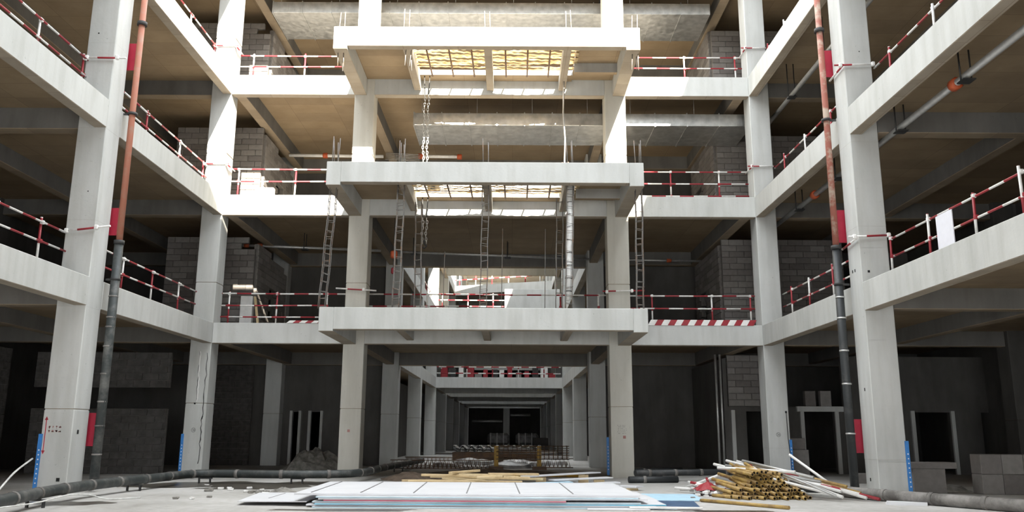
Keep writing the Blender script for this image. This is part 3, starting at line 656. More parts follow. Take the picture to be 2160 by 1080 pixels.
# ---------------------------------------------------------------- long pipes lying on the ground
def rings(mb, pts, every, r, w=.05, start=.5):
    acc = start
    for a, b in zip(pts[:-1], pts[1:]):
        a, b = Vector(a), Vector(b); l = (b-a).length; d = (b-a)/l
        while acc < l:
            c = a+d*acc; yield MB().tube([c-d*w, c+d*w], r, 12); acc += every
        acc -= l
def smooth(pts, n=5):
    P = [Vector(p) for p in pts]; out = []
    for i in range(len(P)-1):
        p0, p1, p2, p3 = P[max(i-1,0)], P[i], P[i+1], P[min(i+2,len(P)-1)]
        for k in range(n):
            t = k/n; out.append(.5*((2*p1)+(p2-p0)*t+(2*p0-5*p1+4*p2-p3)*t*t+(3*p1-p0-3*p2+p3)*t**3))
    return out+[P[-1]]
def ground_pipe(label, pts, r, mat, every, stands=()):
    t = empty('ground_pipe', pts[0], label, 'pipe')
    pr_ = part('pipe_run', MB().tube(pts, r, 12), M[mat], t)
    for m in rings(None, pts, every, r+.012): part('joint_ring', m, M['dust_pipe'], pr_)
    for x, y, z in stands:
        part('stand', MB().box((x-.2, y-.03, z), (x+.2, y+.03, z+.03)).box((x-.2, y-.03, 0), (x-.16, y+.03, z)).box((x+.12, y-.03, 0), (x+.16, y+.03, z)), M['clamp'], t)
zp = .27
ground_pipe('long muddy pipe on short stands, curving past the left columns into the passage',
    smooth([(-8.2, 12.5, zp), (-9.2, 16.6, zp), (-9.55, 19.7, zp), (-9.4, 23.0, zp), (-9.25, 25.0, zp), (-8.3, 25.2, zp), (-6.9, 25.0, zp), (-5.3, 25.3, zp), (-4.6, 26.4, zp), (-4.45, 30.6, zp), (-4.0, 38.5, zp)]), .115, 'mud_pipe', 1.35,
    [(-9.25, 16.9, zp-.14), (-8.9, 25.1, zp-.14), (-6.2, 25.05, zp-.14), (-9.5, 21.8, zp-.14), (-4.3, 33, zp-.14)])
ground_pipe('black pipe with bright joint marks lying behind the right facade column', [(3.9, 27.0, .27), (8.9, 28.9, .25)], .1, 'black_pipe', .95, [(4.6, 27.27, .15), (7.6, 28.4, .14)])
ground_pipe('short black pipe lying on the ground behind the right facade column', [(3.6, 26.3, .1), (5.15, 26.6, .1)], .1, 'black_pipe', 3)
ground_pipe('black pipe stacked behind the right facade column', [(4.4, 31.2, .12), (6.4, 32.2, .12)], .12, 'black_pipe', 3)
ground_pipe('dusty grey pipe lying in the right foreground', smooth([(7.9, 21.2, .13), (8.35, 19.9, .13), (9.1, 18.4, .13), (10.2, 16.4, .13)]), .13, 'dust_pipe', 1.2)
ground_pipe('dark wet pipe leading to the foot of the right drain pipe', [(8.45, 21.35, .12), (7.0, 22.6, .12)], .1, 'black_pipe', 2)

# ---------------------------------------------------------------- stack of hoarding sheets in the foreground
def sheet(label, corners, z, th, mat, battens=(), tilt=0, group='white hoarding sheets stacked in the foreground', edge=None):
    x0 = min(c[0] for c in corners); cx = sum(c[0] for c in corners)/4; cy = sum(c[1] for c in corners)/4
    t = empty('hoarding_sheet', (cx, cy, z), label, 'sheet', group)
    mb = MB(); mb.prism(corners, z, z+th)
    if tilt:
        mb.v = [(x, y, zz+(x-x0)*tilt) for x, y, zz in mb.v]
    part('panel', mb, M[mat], t)
    if edge:      # coloured folded front lip
        (ax, ay), (bx, by) = corners[0], corners[1]
        part('lip', MB().prism([(ax, ay-.012), (bx, by-.012), (bx, by-.001), (ax, ay-.001)], z+.004, z+th-.004), M[edge], t)
    for f0, f1, g0, g1, w in battens:
        A, B, Cc, Dd = [Vector((*c, 0)) for c in corners]
        p = A.lerp(B, f0).lerp(Dd.lerp(Cc, f0), g0); q = A.lerp(B, f1).lerp(Dd.lerp(Cc, f1), g1)
        n = Vector((w, 0, 0)); mb = MB(); mb.prism([(p.x-w, p.y), (p.x+w, p.y), (q.x+w, q.y), (q.x-w, q.y)], z+th, z+th+.012); part('seam', mb, M['grey_line'], t)
zs = .0; stack = []
spec = [  # x0, x1, y0, y1, skew, thickness, panel, lip
 (-3.95, 3.3, 17.22, 21.0, .0, .028, 'sheet', 'sheet_blue', 'bottom sheet of the foreground stack, pale blue edge'),
 (-4.1, 2.9, 17.3, 21.2, .06, .028, 'sheet', 'sheet', 'second sheet from the bottom of the foreground stack'),
 (-3.9, 3.1, 17.26, 21.0, -.05, .026, 'sheet', 'sheet_cyan', 'foreground sheet with a bright blue edge, third from the bottom'),
 (-3.98, 2.6, 17.32, 21.3, .04, .026, 'sheet', 'sheet_blue', 'foreground sheet with a light blue edge, fourth from the bottom'),
 (-3.75, 1.1, 17.24, 21.2, .1, .03, 'sheet', 'sheet_red', 'foreground sheet with a red edge, in the middle of the stack'),
 (-3.85, 2.75, 17.36, 21.4, -.05, .028, 'sheet', 'sheet', 'white foreground sheet lying on the red edged one'),
 (-3.9, 2.55, 17.3, 21.4, .0, .03, 'sheet', 'sheet_blue', 'foreground sheet second from the top, pale blue edge'),
 (-4.4, 2.6, 17.45, 21.6, .12, .04, 'sheet', 'sheet', 'topmost white foreground sheet, crossed by grey seams'),
]
for x0, x1, y0, y1, sk, th, m, e, lb in spec:
    top = 'topmost' in lb
    bt = [(f, f, .04, .97, .011) for f in (.045, .19, .345, .50, .655, .81)] if top else ()
    sheet(lb, [(x0, y0+sk), (x1, y0-sk*.3), (x1-.05, y1), (x0-.15, y1+sk)], zs, th, m, bt, edge=e); zs += th+.0035
sheet('loose white sheet on the ground left of the foreground stack', [(-5.6, 17.75), (-4.15, 17.6), (-4.25, 20.2), (-5.9, 20.3)], .06, .02, 'sheet', [(.35, .4, .3, .9, .012)], tilt=.01)
sheet('pale blue sheet lying flat right of the foreground stack', [(2.75, 19.2), (4.35, 19.3), (4.5, 21.3), (2.95, 21.4)], .005, .02, 'bluegrey')
sheet('navy sheet with a white rim right of the foreground stack', [(2.75, 17.35), (3.75, 17.15), (3.95, 18.7), (2.85, 18.8)], .03, .025, 'navy', edge='white')
sheet('long white sheet poking out right of the foreground stack', [(2.35, 17.1), (3.75, 16.95), (3.78, 17.1), (2.35, 17.3)], .03, .03, 'white')
sheet('thin white sheet lying under the navy sheet', [(1.5, 16.95), (2.72, 16.9), (2.7, 18.6), (1.6, 18.7)], .004, .02, 'sheet')
for k, (x0, y0, x1, y1, w, z, m) in enumerate(((.55, 24.9, 2.75, 26.3, .5, .22, 'sheet'), (1.2, 23.8, 2.9, 24.4, .45, .18, 'sheet'), (.2, 23.2, 1.7, 23.5, .5, .10, 'bluegrey'), (1.5, 22.8, 2.95, 23.2, .4, .12, 'sheet'), (2.5, 23.6, 3.3, 22.7, .3, .06, 'sheet'))):
    d = Vector((x1-x0, y1-y0, 0)).normalized(); n = Vector((-d.y, d.x, 0))*w
    sheet(('longest', 'middle', 'pale blue', 'lower right', 'short slanting')[k]+' loose sheet behind the foreground stack, right', [(x0, y0), (x1, y1), (x1+n.x, y1+n.y), (x0+n.x, y0+n.y)], z, .03, m, tilt=.03, group='loose sheets behind the foreground stack')
    mb = MB()
    for q in (.2, .8): px, py = x0+(x1-x0)*q+n.x*.4, y0+(y1-y0)*q+n.y*.4; mb.box((px-.15, py-.05, 0), (px+.15, py+.05, z+.03*(px-min(x0, x0+n.x))-.03))
    solo('packing_block', mb, M['wood'], 'timber packing under the '+('longest', 'middle', 'pale blue', 'lower right', 'short slanting')[k]+' loose sheet', 'timber')
# sawn timbers
WP = [(-2.7, 22.6, 0.3, 22.9, .22), (-2.9, 22.9, -.7, 23.3, .22), (-2.2, 23.6, .2, 23.1, .3), (-1.9, 23.9, -.3, 23.5, .22), (-1.2, 24.6, .9, 23.9, .22), (-2.4, 23.2, -.2, 22.5, .36), (-.9, 22.5, .5, 22.7, .34), (-1.5, 24.9, .1, 24.7, .3), (-.6, 23.0, .75, 23.4, .4), (-1.6, 22.7, -.9, 23.9, .44), (-2.8, 22.5, -1.1, 22.55, .12), (-.6, 22.4, .6, 22.5, .12)]
for k, (x0, y0, x1, y1, z) in enumerate(WP):
    a, b = Vector((x0, y0, z)), Vector((x1, y1, z+random.uniform(-.03, .03))); m, ln = frame_of(a, b)
    mb = MB(); mb.cbox((-.03, -.06, 0), (.03, .06, ln), .006); me = mb.mesh('timber', M['wood'])
    rk = sorted(range(len(WP)), key=lambda i: WP[i][1]+WP[i][3]).index(k)
    o = link('timber', me, None, None, m); tag(o, ('nearest', 'second nearest', 'third nearest', 'fourth nearest', 'fifth nearest', 'sixth nearest', 'seventh nearest', 'sixth from the back', 'fifth from the back', 'fourth from the back', 'second from the back', 'rearmost')[rk]+' sawn pale timber in the loose heap behind the white sheets', 'timber', 'sawn timbers behind the sheet stack')
mb = MB()
for x, y in ((-2.4, 22.75), (-.4, 22.75), (-1.7, 23.7), (0.1, 23.3)): mb.box((x-.05, y-.5, 0), (x+.05, y+.5, .155))
solo('timber_bearer', mb, M['wood'], 'dark bearers under the heap of pale timbers', 'timber')

# ---------------------------------------------------------------- heap of scaffold tubes at the right
_tm = {}
def hollow(l, r, mat):
    k = (round(l, 1), r, mat)
    if k not in _tm:
        mb = MB(); seg = 9; n = seg; R = [(0, r), (0, r*.74), (.12, r*.7)]
        for y, rr in [(k[0], r)]+R:
            for q in range(seg): a = 2*math.pi*q/seg; mb.v.append((rr*math.cos(a), y, rr*math.sin(a)))
        us = 1/1.05
        def band(i, j, mi, u0, u1):
            for q in range(seg): q2 = (q+1) % seg; mb.face([i*seg+q, j*seg+q, j*seg+q2, i*seg+q2], [(u0,0),(u1,0),(u1,0),(u0,0)], True, mi)
        band(0, 1, 0, k[0]*us, 0); band(1, 2, 0, .01, .01); band(2, 3, 1, .01, .01)
        mb.face([3*seg+q for q in range(seg)][::-1], mi=1); mb.face([q for q in range(seg)], [(k[0]*us,0)]*seg, mi=0)
        _tm[k] = mb.mesh('scaffold_tube', [M[mat], M['bore_dark']])
    return _tm[k]
HG = 'yellow tubes of the scaffold heap'
rt = .042; cnt = 0
for row in range(7):
    n = 19 - row*2 - (row > 3)*1
    for q in range(n):
        x = 6.0 + (q-(n-1)/2)*.1 + random.uniform(-.035, .035); z = rt + row*.079 + random.uniform(-.004, .004)
        f = (q-(n-1)/2)/n
        o = link('scaffold_tube', hollow(random.choice((.7, .9, 1.1)), rt, 'yellow'), None, (x, 19.75+row*.11+random.uniform(-.22, .22)+abs(f)*.5, z))
        o.rotation_euler = (random.uniform(-.01, .04)+.035*row, 0, -f*.5+random.uniform(-.14, .14)+.08)
        tag(o, 'short yellow scaffold tube in the heap, dark open end toward the viewer', 'tube', HG); cnt += 1
for k in range(10):
    o = link('scaffold_tube', hollow(.9, rt, 'yellow'), None, (5.62+.085*k, 20.0+random.uniform(0, .3), .60-.012*abs(k-4)+.02*(k % 2)-.25*(k == 9)))
    o.rotation_euler = (random.uniform(-.05, .12), 0, random.uniform(.15, .5)); tag(o, 'yellow scaffold tube lying loose on top of the heap', 'tube', 'loose yellow tubes on the scaffold heap')
LP = [((5.2,22.0,.72),(7.3,19.6,.15),'white'),((5.6,22.3,.8),(7.55,19.75,.2),'white'),((5.9,22.4,.78),(7.9,19.6,.12),'stripe'),((6.1,22.2,.75),(7.75,19.9,.3),'yellow'),((5.4,21.6,.7),(7.2,20.0,.4),'zinc'),((6.3,22.5,.7),(8.1,20.0,.15),'yellow'),
      ((5.8,21.5,.82),(7.0,19.9,.5),'zinc'),((6.4,21.8,.66),(8.0,19.45,.08),'stripe'),((6.6,22.1,.55),(8.25,19.35,.06),'stripe'),((6.0,21.3,.74),(7.45,19.4,.1),'white'),((6.7,22.6,.5),(8.0,20.5,.2),'zinc'),((5.5,22.5,.6),(7.1,20.5,.5),'stripe'),
      ((6.2,21.0,.70),(7.35,19.5,.12),'zinc'),((6.9,21.3,.35),(8.3,19.6,.05),'zinc'),((5.1,21.2,.66),(6.6,19.95,.62),'white')]
CN = {'white': 'white', 'stripe': 'red and white', 'yellow': 'yellow', 'zinc': 'grey'}
for k, (a, b, m) in enumerate(LP):
    solo('scaffold_pole', MB().tube([a, b], .036, 8, k*.3, 1/1.05), M[m], ('leftmost', 'second', 'third', 'fourth', 'fifth', 'sixth')[sorted(q[0][0]+q[1][0] for q in LP if q[2] == m).index(a[0]+b[0])]+f' long {CN[m]} pole over the heap of tubes, counted from the left', 'pole', f'long {CN[m]} poles over the scaffold heap')
solo('scaffold_pole', MB().tube([(7.35, 22.6, .95), (8.1, 21.4, .15)], .036, 8), M['white'], 'white pole sticking up steeply behind the heap of tubes', 'pole')
solo('scaffold_pole', MB().tube([(7.35, 22.1, .05), (9.3, 22.0, .06)], .036, 8), M['white'], 'white pole lying flat behind the heap of tubes, yellow tip', 'pole')
solo('scaffold_pole', MB().tube([(7.0, 21.2, .05), (8.5, 20.6, .05)], .036, 8), M['white'], 'white pole lying flat at the right foot of the heap', 'pole')
solo('scaffold_pole', MB().tube([(4.2, 19.15, .04), (5.56, 17.31, .04)], .036, 8), M['yellow'], 'long yellow pole lying alone in front of the heap', 'pole')
solo('scaffold_pole', MB().tube([(4.75, 23.4, .05), (5.45, 22.5, .42)], .04, 8), M['white'], 'short white pole propped on the red and white scrap', 'pole')
for k in range(46):
    r = random.random()**.7; a = random.uniform(0, 6.28); x = 5.05+.62*r*math.cos(a); y = 21.6+.85*r*math.sin(a); z = .04+.30*(1-r)*random.random()+.02
    l = random.uniform(.22, .5); d = random.uniform(0, 3.14)
    m = random.choice(('white', 'white', 'white', 'red', 'stripe'))
    solo('rail_offcut', MB().tube([(x, y, z), (x+l*math.cos(d), y+l*math.sin(d), z+random.uniform(-.02, .08))], .035, 8, random.random(), 3), M[m], f"short {CN.get(m, 'red')} rail offcut in the scrap heap left of the yellow tubes", 'offcut', f"{CN.get(m, 'red')} rail offcuts left of the yellow tubes")
for k in range(14):
    x, y = 5.1+random.uniform(-.55, .6), 21.2+random.uniform(-.6, .6); mb = MB(); z = .05+random.random()*.18
    mb.cbox((x-.05, y-.05, z-.05), (x+.05, y+.05, z+.05), .02).tube([(x-.09, y, z), (x+.09, y, z+.03)], .03, 7)
    solo('coupler', mb, M['white'], 'white scaffold coupler in the scrap heap left of the yellow tubes', 'coupler', 'white couplers left of the yellow tubes')
o = solo('crumpled_netting', MB(), M['red'], 'x', 'x') if False else None
mb = MB(); n = 7
for i in range(n):
    for j in range(n): mb.v.append((4.55+.13*i/1.2, 21.0+.13*j, .06+.22*math.exp(-((i-3)**2+(j-3)**2)/7)+random.uniform(0, .06)))
for i in range(n-1):
    for j in range(n-1): mb.face([i*n+j, (i+1)*n+j, (i+1)*n+j+1, i*n+j+1])
for i in range(n):
    for j in range(n): mb.v.append((4.55+.13*i/1.2, 21.0+.13*j, .0))
solo('crumpled_sheet', mb, M['red'], 'crumpled red plastic lying on the scrap heap', 'plastic')
mb = MB(); mb.prism([(8.1, 18.6), (8.8, 18.4), (9.0, 18.9), (8.3, 19.2)], 0, .07); mb.v = [(x+random.uniform(-.06, .06), y, z*random.uniform(.5, 1.4)) for x, y, z in mb.v]
solo('scrap_sheet', mb, M['sheet'], 'crumpled white scrap in front of the dusty grey pipe', 'scrap')

# ---------------------------------------------------------------- central passage: rebar racks, bundles, rear column
t = empty('rebar_rack', (.35, 36, 0), 'rebar cage held between two yellow posts in the passage', 'rack')
for x in (-.62, 1.18):
    p = part('post', MB().cbox((x-.09, 35.9, .1), (x+.09, 36.08, .95), .01), M['yellow_steel'], t); p['label'] = 'yellow painted post'
    part('foot', MB().prism([(x-.3, 35.6), (x+.3, 35.6), (x+.2, 36.3), (x-.2, 36.3)], 0, .12), M['rusty'], t)
for k in range(8):
    z = .42+.075*k; part('bar', MB().tube([(-.62, 35.86+.1*(k % 2), z), (2.44, 35.86+.1*(k % 2), z+.01*math.sin(k))], .018, 6), M['rusty'] if k % 3 else M['rebar'], t)
for k in range(16):
    x = -.5+.19*k; part('stirrup', MB().tube([(x, 35.84, .4), (x, 35.84, .97), (x, 36.2, .97), (x, 36.2, .4), (x, 35.84, .4)], .012, 5), M['rusty'], t)
for k, (x0, x1, y, z) in enumerate(((-5.0, -.8, 35.6, .22), (-4.6, .2, 37.2, .3), (-.3, 2.7, 37.4, .25), (-4.8, -2.2, 39.2, .2))):
    t = empty('rebar_truss', ((x0+x1)/2, y, 0), ('front left', 'second left', 'right', 'rear left')[k]+' rusty rebar truss lying across the passage', 'truss', 'rebar trusses lying in the passage')
    for yy, zz in ((y-.15, .03), (y+.15, .03), (y-.1, z+.15), (y+.1, z+.15)): part('chord', MB().tube([(x0, yy, zz), (x1, yy, zz)], .016, 6), M['rusty'], t)
    mb = MB(); x = x0
    while x < x1-.2: mb.tube([(x, y-.15, .03), (x+.09, y-.1, z+.15), (x+.18, y-.15, .03)], .009, 5); mb.tube([(x, y+.15, .03), (x+.09, y+.1, z+.15), (x+.18, y+.15, .03)], .009, 5); x += .18
    part('lattice', mb, M['rusty'], t)['kind'] = 'stuff'
t = empty('corrugated_stack', (-1.6, 43, 0), 'low stack of corrugated sheets in the passage', 'sheets')
for q in range(3):
    mb = MB(); n = 42
    for i in range(n): x = -2.9+4.4*i/(n-1); z = .62+.1*q+.055*(1 if i % 4 in (0, 1) else -1); mb.v += [(x, 42.2, z), (x, 44, z)]
    for i in range(n-1): mb.face([2*i, 2*i+2, 2*i+3, 2*i+1])
    part('corrugated_sheet', mb, M['galv'], t)
part('bearer', MB().box((-2.9, 42.3, 0), (1.5, 42.5, .55)).box((-2.9, 43.6, 0), (1.5, 43.8, .55)), M['rusty'], t)
for k, (x, y) in enumerate(((-2.9, 38.2), (-1.4, 40.8), (-.2, 37.0), (1.2, 39.6), (.4, 41.5), (-2.0, 41.6), (2.2, 41.0))):
    mb = MB(); n = 9; s = .5+.2*(k % 3)
    mb.v.append((x, y, .28*s+.08))
    for q in range(n): a = 6.283*q/n; rr = s*random.uniform(.7, 1.2); mb.v.append((x+rr*math.cos(a), y+rr*.5*math.sin(a), random.uniform(.1, .2)))
    for q in range(n): a = 6.283*q/n; mb.v.append((mb.v[1+q][0]*1.0+.1*math.cos(a), mb.v[1+q][1]+.1*math.sin(a), 0))
    for q in range(n): q2 = (q+1) % n; mb.face([0, 1+q, 1+q2]); mb.face([1+q, 1+n+q, 1+n+q2, 1+q2])
    solo('plastic_bundle', mb, M['grey_steel'], ('front left', 'rear left', 'front middle', 'right', 'rear middle', 'far left', 'far right')[k]+' crumpled grey plastic bundle on the passage floor', 'bundle', 'crumpled plastic bundles in the passage')
for k, (x0, x1) in enumerate(((-2.6, -.2), (.5, 3.0))):
    t = empty('wrapped_bundle', ((x0+x1)/2, 94, 0), ('left', 'right')[k]+' film wrapped bundle at the far end of the passage', 'bundle')
    part('wrapping', MB().cbox((x0, 93.2, .25), (x1, 94.8, 1.5), .25), M['grey_steel'], t)
    for q in range(3): part('band', MB().box((x0+.3+.7*q, 93.17, .24), (x0+.42+.7*q, 94.83, 1.53)), M['white'], t)
    part('pallet', MB().box((x0, 93.2, 0), (x1, 94.8, .25)), M['wood'], t)
struct('column', MB().cbox((-1.0, 106.4, 0), (-.2, 107.2, 4.6), .02), C, 'single pale column closing the far end of the passage')
for k, (x0, x1, z) in enumerate(((-4.9, -1.1, 3.0), (-.1, 2.4, 3.75))):
    t = empty('ventilation_duct', ((x0+x1)/2, 106.0, z), ('left lower', 'right upper')[k]+' shiny duct at the far end of the passage', 'duct')
    part('duct_section', MB().tube([(x0, 106.0, z), (x1, 106.0, z)], .16, 10), M['galv'], t)
    for q in (.2, .8): part('hanger', MB().tube([(x0+(x1-x0)*q, 106.0, z), (x0+(x1-x0)*q, 106.0, 5.13)], .015, 5), M['clamp'], t)
solo('stacked_board', MB().cbox((2.0, 78, 0), (3.4, 79.5, 1.1), .03), M['block'], 'low grey block pile at the right of the passage, far in', 'blocks')
t = empty('electric_hoist', (-4.52, 31, 7.3), 'small orange hoist hanging behind the left facade column, first floor', 'hoist')
part('body', MB().cbox((-4.62, 30.9, 7.95), (-4.36, 31.12, 8.25), .05), M['orange'], t); part('hook_block', MB().cbox((-4.58, 30.95, 7.35), (-4.42, 31.06, 7.6), .04), M['red'], t)
part('chain', MB().tube([(-4.5, 31, 7.5), (-4.5, 31, 8.0)], .015, 6), M['clamp'], t); part('sling', MB().tube([(-4.49, 31, 8.2), (-4.5, 31, 9.84)], .012, 6), M['clamp'], t)
# rails around the second courtyard
for y, z, f in ((58.75, Z1, 'first'), (58.75, Z2, 'second')):
    guard(f'guardrail on the bridge across the second courtyard, {f} floor', (XB1, y), (XC0, y), z, [.3, 2.1, 3.9, 5.7, 7.5], ((1.15,0,0),(.75,0,0),(.3,0,0)), r=.04)
guard('guardrail on the skewed third floor bridge beyond the second courtyard', (XB1, 76.2), (XC0, 73.2), Z3, [.4, 2.0, 3.6, 5.2, 6.8, 8.2], ((1.15,0,0),(.65,0,0)), r=.05)
guard('left guardrail of the second courtyard, second floor', (XB1-.5, 40), (XB1-.5, 58), Z2, [1, 3, 5, 7, 9, 11, 13, 15, 17], r=.035)
guard('guardrail on the second bridge, second floor', (XB1, 73.5), (XC0, 73.2), Z2, [.4, 2.0, 3.6, 5.2, 6.8, 8.2], ((1.15,0,0),(.65,0,0)), r=.045)
solo('upstand', MB().cbox((-.5, 58.3, Z2), (3.4, 58.5, 11.5), .02), C, 'grey concrete upstand on the second floor bridge of the second courtyard', 'wall')
NTH = ('leftmost', 'second', 'third', 'fourth', 'fifth', 'sixth', 'seventh', 'eighth', 'ninth', 'tenth', 'eleventh', 'twelfth', 'thirteenth', 'rightmost')
for k in range(14):
    x = -4.9+.58*k+random.uniform(-.05, .05); m = ('red', 'clamp', 'white', 'red', 'block')[k % 5]
    solo('crate', MB().cbox((x, 59.4, Z1), (x+random.uniform(.3, .5), 59.9, Z1+random.uniform(.35, .95)), .02), M[m], f"{NTH[k]} {('red', 'dark', 'white', 'red', 'grey')[k % 5]} crate on the first floor bridge, counted from the left", 'crate', 'crates on the first bridge')

# ---------------------------------------------------------------- loose blocks, rubble, marks, cable
for r in range(2):
    for q in range(4):
        x = 12.05+q*.55
        solo('block', MB().cbox((x, 22.0, .5*r), (x+.542, 22.5, .5*r+.495), .012), M['block'], f"{('bottom','top')[r]} row, {('first','second','third','fourth')[q]} block from the left, of the stack at the right picture edge", 'block', 'block stack at the right picture edge')
solo('block', MB().cbox((9.75, 30.3, 0), (10.55, 30.9, .95), .012), M['block'], 'large grey block standing right of the right corner column', 'block')
solo('block', MB().cbox((9.75, 30.35, .955), (10.45, 30.8, 1.35), .012), M['block'], 'smaller block on top of the large one right of the right corner column', 'block')
for k, (x, y, z, w, h) in enumerate(((11.3, 26.5, 0, .5, .55), (11.85, 26.6, 0, .5, .55), (11.4, 26.5, .555, .75, .4), (10.7, 26.7, 0, .45, .3), (11.6, 26.6, .96, .6, .25))):
    solo('block', MB().cbox((x, y, z), (x+w, y+.4, z+h), .012), M['block'], ('lower left', 'lower right', 'middle', 'small separate', 'topmost')[k]+' block of the small pile behind the dark drain pipe', 'block', 'small block pile behind the right drain pipe')
t = empty('bench', (11.2, 22.6, 0), 'grey slab bench behind the near right column', 'bench')
part('seat', MB().cbox((10.35, 22.3, .62), (11.6, 22.9, .78), .012), M['block'], t); part('leg', MB().cbox((10.45, 22.35, 0), (11.3, 22.8, .62), .012), M['block'], t)
def heap(name, label, cx, cy, rx, ry, h, mat, n=14, cat='rubble'):
    mb = MB(); R = 5
    for i in range(R+1):
        for q in range(n):
            a = 6.283*q/n; f = i/R; mb.v.append((cx+rx*f*math.cos(a)*random.uniform(.85, 1.15), cy+ry*f*math.sin(a)*random.uniform(.85, 1.15), max(0, h*(1-f*f)*random.uniform(.7, 1.25)) if i < R else -.01))
    for i in range(R):
        for q in range(n): q2 = (q+1) % n; mb.face([i*n+q, (i+1)*n+q, (i+1)*n+q2, i*n+q2])
    return solo(name, mb, M[mat], label, cat)
heap('rubble_heap', 'dark rubble heap behind the left facade column', -8.0, 35.0, 1.3, 1.2, .75, 'rubble')
heap('rubble_heap', 'low grey rubble behind the near right column', 11.3, 23.6, 1.2, .8, .28, 'rubble')
heap('earth_heap', 'brown earth heap beside the pipe at the left of the passage', -3.3, 27.8, 1.0, 1.2, .22, 'dirt', cat='earth')
heap('earth_heap', 'brown earth strip across the mouth of the passage', -.6, 31.6, 2.8, .8, .16, 'dirt', cat='earth')
heap('rubble_heap', 'small pale rubble by the left end of the sheet stack', -5.6, 21.3, .35, .3, .13, 'rubble')
solo('yellow_tube', MB().tube([(-2.6, 29.2, .05), (2.6, 29.7, .05)], .05, 8), M['yellow_steel'], 'long yellow brown pole lying across the mouth of the passage', 'pole')
# blue corner guards with white dots
for x0, y0, z1, lb in ((-11.40, 20.57, 1.4, 'near left'), (-11.40, D-.03, 1.4, 'left corner'), (XR+.70, D-.03, 1.3, 'right corner'), (XR+.70, 20.82, 1.33, 'near right'), (XC0-.03, D-.03, 1.35, 'right facade')):
    if lb == 'right facade': y0, x0 = D+.65, XC0-.09
    t = empty('corner_guard', (x0, y0, 0), f'blue corner guard with white dots on the {lb} column', 'guard')
    st_ = part('strip', MB().box((x0, y0, .05), (x0+.09, y0+.028, z1)), M['blue'], t)
    for q in range(8): part('dot', MB().tube([(x0+.05, y0-.002, .25+.11*q), (x0+.05, y0+.003, .25+.11*q)], .018, 6), M['white'], st_)
# painted marks on the columns
def mark(name, mb, mat, col): return part(name, mb, M[mat], cols[col])
def sq(x, y, z, w, h, d=.006): return MB().box((x-w/2, y-d, z-h/2), (x+w/2, y+.004, z+h/2))
ya = 20.6
mb = MB().box((-11.275, ya-.004, .98), (-11.255, ya+.002, 1.76))
for z, s in ((1.82, -1), (.92, 1)):
    n = len(mb.v); mb.v += [(-11.265, ya-.004, z), (-11.31, ya-.004, z+s*.09), (-11.22, ya-.004, z+s*.09)]; mb.face([n, n+1, n+2] if s > 0 else [n, n+2, n+1])
mark('painted_arrow', mb, 'mark_red', 'NL')['label'] = 'red double ended arrow'
mb = MB()
for r, z in enumerate((1.57, 1.465)):
    for q in range(4):
        x = -11.17+.085*q
        for s in range(5): w, h = random.choice(((.05, .006), (.006, .045), (.035, .006))); mb.box((x+random.uniform(-.015, .015)-w/2, ya-.004, z+random.uniform(-.03, .03)-h/2), (x+w/2, ya+.002, z+h/2))
mark('painted_lettering', mb, 'mark_fade', 'NL')['label'] = 'two faded rows of illegible red lettering'
def hole(x, y, z, col, w=.06): mark('tie_hole', sq(x, y, z, w, w, .003), 'black', col)
hole(-10.83, ya, .33, 'NL', .085); hole(-11.03, D, 2.44, 'CL'); hole(9.81-.25, D, 2.24, 'CR', .07); hole(-10.9, ya, 7.5, 'NL', .03); hole(-11.1, ya, 11.9, 'NL', .04); hole(9.1, 20.85, 5.55, 'NR', .06); hole(9.35, 20.85, 11.6, 'NR', .03)
part('tie_hole', MB().box((XL-.003, 20.83, 1.4), (XL+.003, 20.9, 1.5)), M['black'], cols['NL'])
for y, z in ((21.2, 5.6), (21.35, 5.6), (21.2, 2.55), (21.3, .35)): part('tie_hole', MB().box((XR-.003, y, z), (XR+.003, y+.06, z+.08)), M['black'], cols['NR'])
def number(txt, x, z, col, mat, r=.075):
    mb = MB(); n = 20
    for q in range(n):
        a, b = 6.283*q/n, 6.283*(q+1)/n; i = len(mb.v)
        mb.v += [(x+rr*math.cos(t), D-.004, z+rr*math.sin(t)) for rr, t in ((r, a), (r, b), (r-.01, b), (r-.01, a))]; mb.face([i+3, i+2, i+1, i])
    mark('painted_ring', mb, mat, col)
    cu = bpy.data.curves.new('painted_number', 'FONT'); cu.body = txt; cu.size = .1; cu.align_x = 'CENTER'; cu.align_y = 'CENTER'; cu.materials.append(M[mat])
    o = bpy.data.objects.new('painted_number', cu); COL.objects.link(o); o.parent = cols[col]; o.location = (x, D-.005, z); o.rotation_euler = (math.pi/2, 0, 0)
number('16', -11.0, 1.53, 'CL', 'mark_black'); number('26', 9.25, 1.47, 'CR', 'mark_black')
mark('painted_spot', sq(-5.63, D, 1.53, .09, .09, .004), 'mark_fade', 'B')
mb = MB()
for r in range(6):
    for q in range(7): w = random.uniform(.01, .05); x = 3.70+.045*q+random.uniform(-.02, .02); z = 1.76-.055*r; mb.box((x-w/2, D-.004, z-.004), (x+w/2, D+.002, z+.004))
mark('scribble', mb, 'mark_black', 'C')['label'] = 'illegible dark handwriting'
mark('painted_spot', sq(3.92, D, 1.36, .1, .1, .004), 'mark_fade', 'C')
